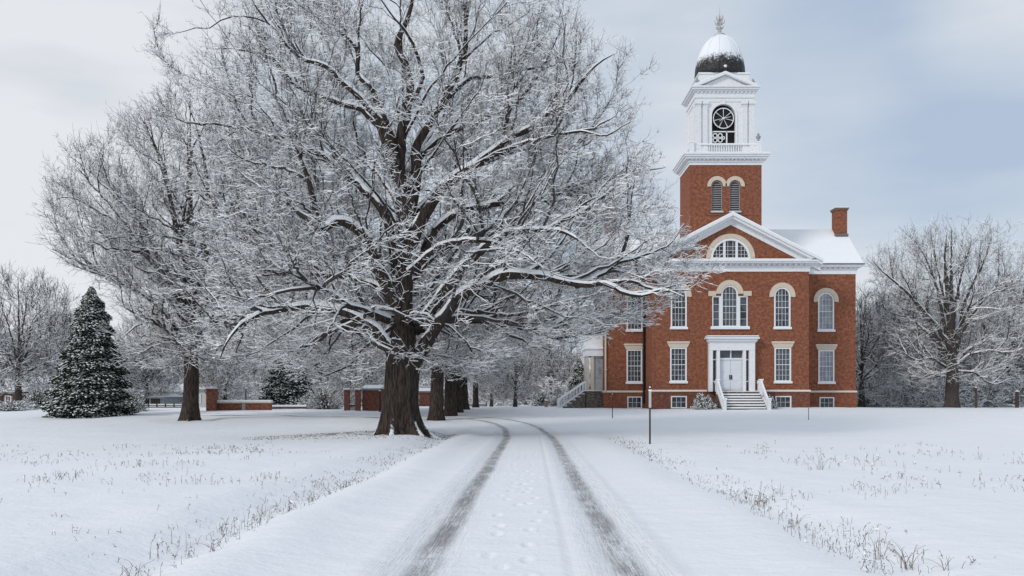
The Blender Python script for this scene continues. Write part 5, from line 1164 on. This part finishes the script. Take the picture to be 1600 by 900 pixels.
# ------------------------------------------------------------------ dry grass and weeds
def blades(x_, y_, h_, bend, r_, rg, K=4):
    n_ = len(x_); z_ = ground_z(x_, y_) - .02; az = rg.random(n_) * 6.283; d = np.stack([np.cos(az), np.sin(az), 0 * az], 1); t = np.linspace(0, 1, K)[None, :, None]
    P = np.stack([x_, y_, z_], 1)[:, None] + UP * (h_[:, None, None] * (t - bend[:, None, None] * .55 * t ** 3)) + d[:, None] * (h_ * bend)[:, None, None] * t ** 1.7
    return P, np.full((n_, K), 1.0) * r_[:, None] * np.linspace(1, .4, K)[None]
def dry_grass():
    rg = np.random.default_rng(8); tm = TreeMesh(); xs, ys, hs, bs, rs = [], [], [], [], []
    def put(n_, fx, hlo, hhi, clump, spread=(.12, .16), r_=.0028):
        for _ in range(clump):
            cx_, cy_ = fx()
            if abs(cx_ - float(xcen(cy_))) > 4.2 and vnoise(np.array([cx_ * .55 + 40]), np.array([cy_ * .35 + 40]))[0] < .38: continue
            m_ = rg.integers(max(2, n_ // 2), n_ * 2)
            xs.append(cx_ + rg.normal(0, spread[0], m_)); ys.append(cy_ + rg.normal(0, spread[1], m_)); hs.append(rg.uniform(hlo, hhi, m_)); bs.append(rg.uniform(0, .9, m_) ** 1.4); rs.append(np.full(m_, r_ * max(1, (cy_ / 11) ** .8)))
    def edge(side, lo, hi, sp):
        def f():
            y_ = lo * (hi / lo) ** rg.random(); return float(xcen(y_)) + side * (3.42 + rg.normal(0, sp)), y_
        return f
    put(5, edge(-1, 7.5, 34, .13), .02, .12, 105, (.26, .4)); put(5, edge(1, 7.5, 36, .13), .02, .12, 135, (.26, .4)); put(3, edge(1, 7.5, 40, .5), .02, .08, 60); put(3, edge(-1, 7.5, 36, .45), .02, .08, 55)
    put(3, edge(-1, 8, 17, .2), .10, .24, 26); put(3, edge(1, 8, 14, .2), .10, .22, 22)
    def field(pa, pb, pya, pyb):
        def f():
            py = rg.uniform(pya, pyb); D = F * CH / (py - HY); return (rg.uniform(pa, pb) - CX) / F * D, D
        return f
    put(3, field(-20, 420, 694, 775), .04, .17, 150, (.2, .3)); put(3, field(1170, 1620, 698, 790), .05, .20, 150, (.2, .3)); put(2, field(-20, 300, 770, 860), .05, .14, 16); put(2, field(1300, 1620, 780, 870), .05, .14, 16); put(2, field(260, 420, 700, 722), .04, .14, 50, (.25, .3))
    put(3, field(420, 560, 690, 800), .03, .09, 22); put(3, field(1000, 1200, 690, 760), .03, .09, 22)
    x_, y_, h_, b_, r_ = (np.concatenate(a) for a in (xs, ys, hs, bs, rs)); ok = (np.abs(x_ - xcen(y_)) > 3.05); x_, y_, h_, b_, r_ = (a[ok] for a in (x_, y_, h_, b_, r_))
    P, Rr = blades(x_, y_, h_, b_, r_, rg); V_, Q_, up_, shp = tubes(P, Rr, 3); mi = np.repeat((rg.random(len(P)) < .45).astype(int), shp[1] * shp[2]); tm.add(V_, Q_, mi)
    # side shoots and seed heads
    ix = rg.integers(0, len(P), len(P)); q = P[ix, rg.integers(1, 4, len(P))]; d = norm(rg.normal(size=q.shape) + UP * .8); l_ = (h_[ix] * rg.uniform(.15, .4, len(ix)))[:, None]
    P2_ = np.stack([q, q + d * l_], 1); strands(tm, P2_, np.stack([r_[ix] * .8, r_[ix] * 1.3], 1), 3, rg, 1, base_mi=1, snow_mi=2, pno=.8)
    o = tm.build('dry_grass', ['grass', 'grass_dark', 'twig_snow'], None); tag(o, 'dry grass blades and weed stalks poking through the snow', 'grass', kind='stuff')
    # litter under the great tree
    n_ = 1500; a = rg.random(n_) * 6.283; rr_ = 1.1 + 3.6 * rg.random(n_) ** .9; x2 = MT[0] + np.cos(a) * rr_ * 1.2 - .8; y2 = MT[1] + np.sin(a) * rr_ * .9 + .2; kp = x2 < xcen(y2) - 3.1; x2 = x2[kp]; y2 = y2[kp]; n_ = len(x2); z2 = ground_z(x2, y2)
    d = norm(rg.normal(size=(n_, 3)) * [1, 1, .4]); c = np.stack([x2, y2, z2 + .012], 1); P = np.stack([c - d * .025, c + d * .03], 1); t2 = TreeMesh(); V_, Q_, _, _ = tubes(P, np.full((n_, 2), .007), 3); t2.add(V_, Q_, (rg.random(len(Q_)) < .5).astype(int)); o = t2.build('leaf_litter', ['grass', 'grass_dark'], None); tag(o, 'brown leaf litter scattered on the snow round the huge trunk', 'leaves', kind='stuff')
dry_grass()
def tuft(label, px, py, n_, h0, h1, lean, seed, bend=.25):
    rg = np.random.default_rng(seed); D = F * CH / (py - HY); x_ = (px - CX) / F * D; L0 = np.array([x_, D, gz(x_, D)]); tm = TreeMesh()
    a = rg.random(n_) * 6.283; q = np.stack([rg.normal(0, .04, n_), rg.normal(0, .03, n_), np.full(n_, -.03)], 1); h_ = rg.uniform(h0, h1, n_); ln = rg.uniform(.05, lean, n_) * h_; d = np.stack([np.cos(a), np.sin(a) * .6, 0 * a], 1); t = np.linspace(0, 1, 5)[None, :, None]
    P = q[:, None] + UP * h_[:, None, None] * (t - bend * t ** 3) + d[:, None] * ln[:, None, None] * t ** 1.5; V_, Q_, _, _ = tubes(P, np.full((n_, 5), .0034) * np.linspace(1, .4, 5), 3); tm.add(V_, Q_, np.zeros(len(Q_), int)); o = tm.build('grass_tuft', ['grass', 'grass_dark'], None); o.location = L0; tag(o, label, 'grass tuft', 'tall dry grass tufts in the snow')
tuft('tallest upright dry grass tuft at the lower right, beside the right verge', 1418, 888, 12, .22, .40, .8, 1)
tuft('dry grass tuft with one long straight stalk, left of the tallest lower right tuft', 1372, 872, 7, .12, .36, .4, 2)
tuft('spiky dry grass tuft cut by the bottom edge at the lower right', 1480, 896, 7, .12, .22, 1.2, 3)
tuft('dry grass tuft by the left verge at the bottom edge of the photo', 200, 892, 8, .12, .24, .9, 4)
tuft('dry grass tuft halfway along the left verge', 413, 803, 9, .12, .28, .9, 5)
tuft('bent stalk tuft on the left verge below the halfway tuft', 330, 862, 6, .1, .26, 1.3, 6, .5)
tuft('tall wispy tuft out on the right-hand snowfield', 1283, 738, 10, .3, .72, .7, 7)
tuft('arched weed stalks standing alone at the left of the lower left snowfield', 92, 828, 4, .12, .2, 1.4, 8, .8)
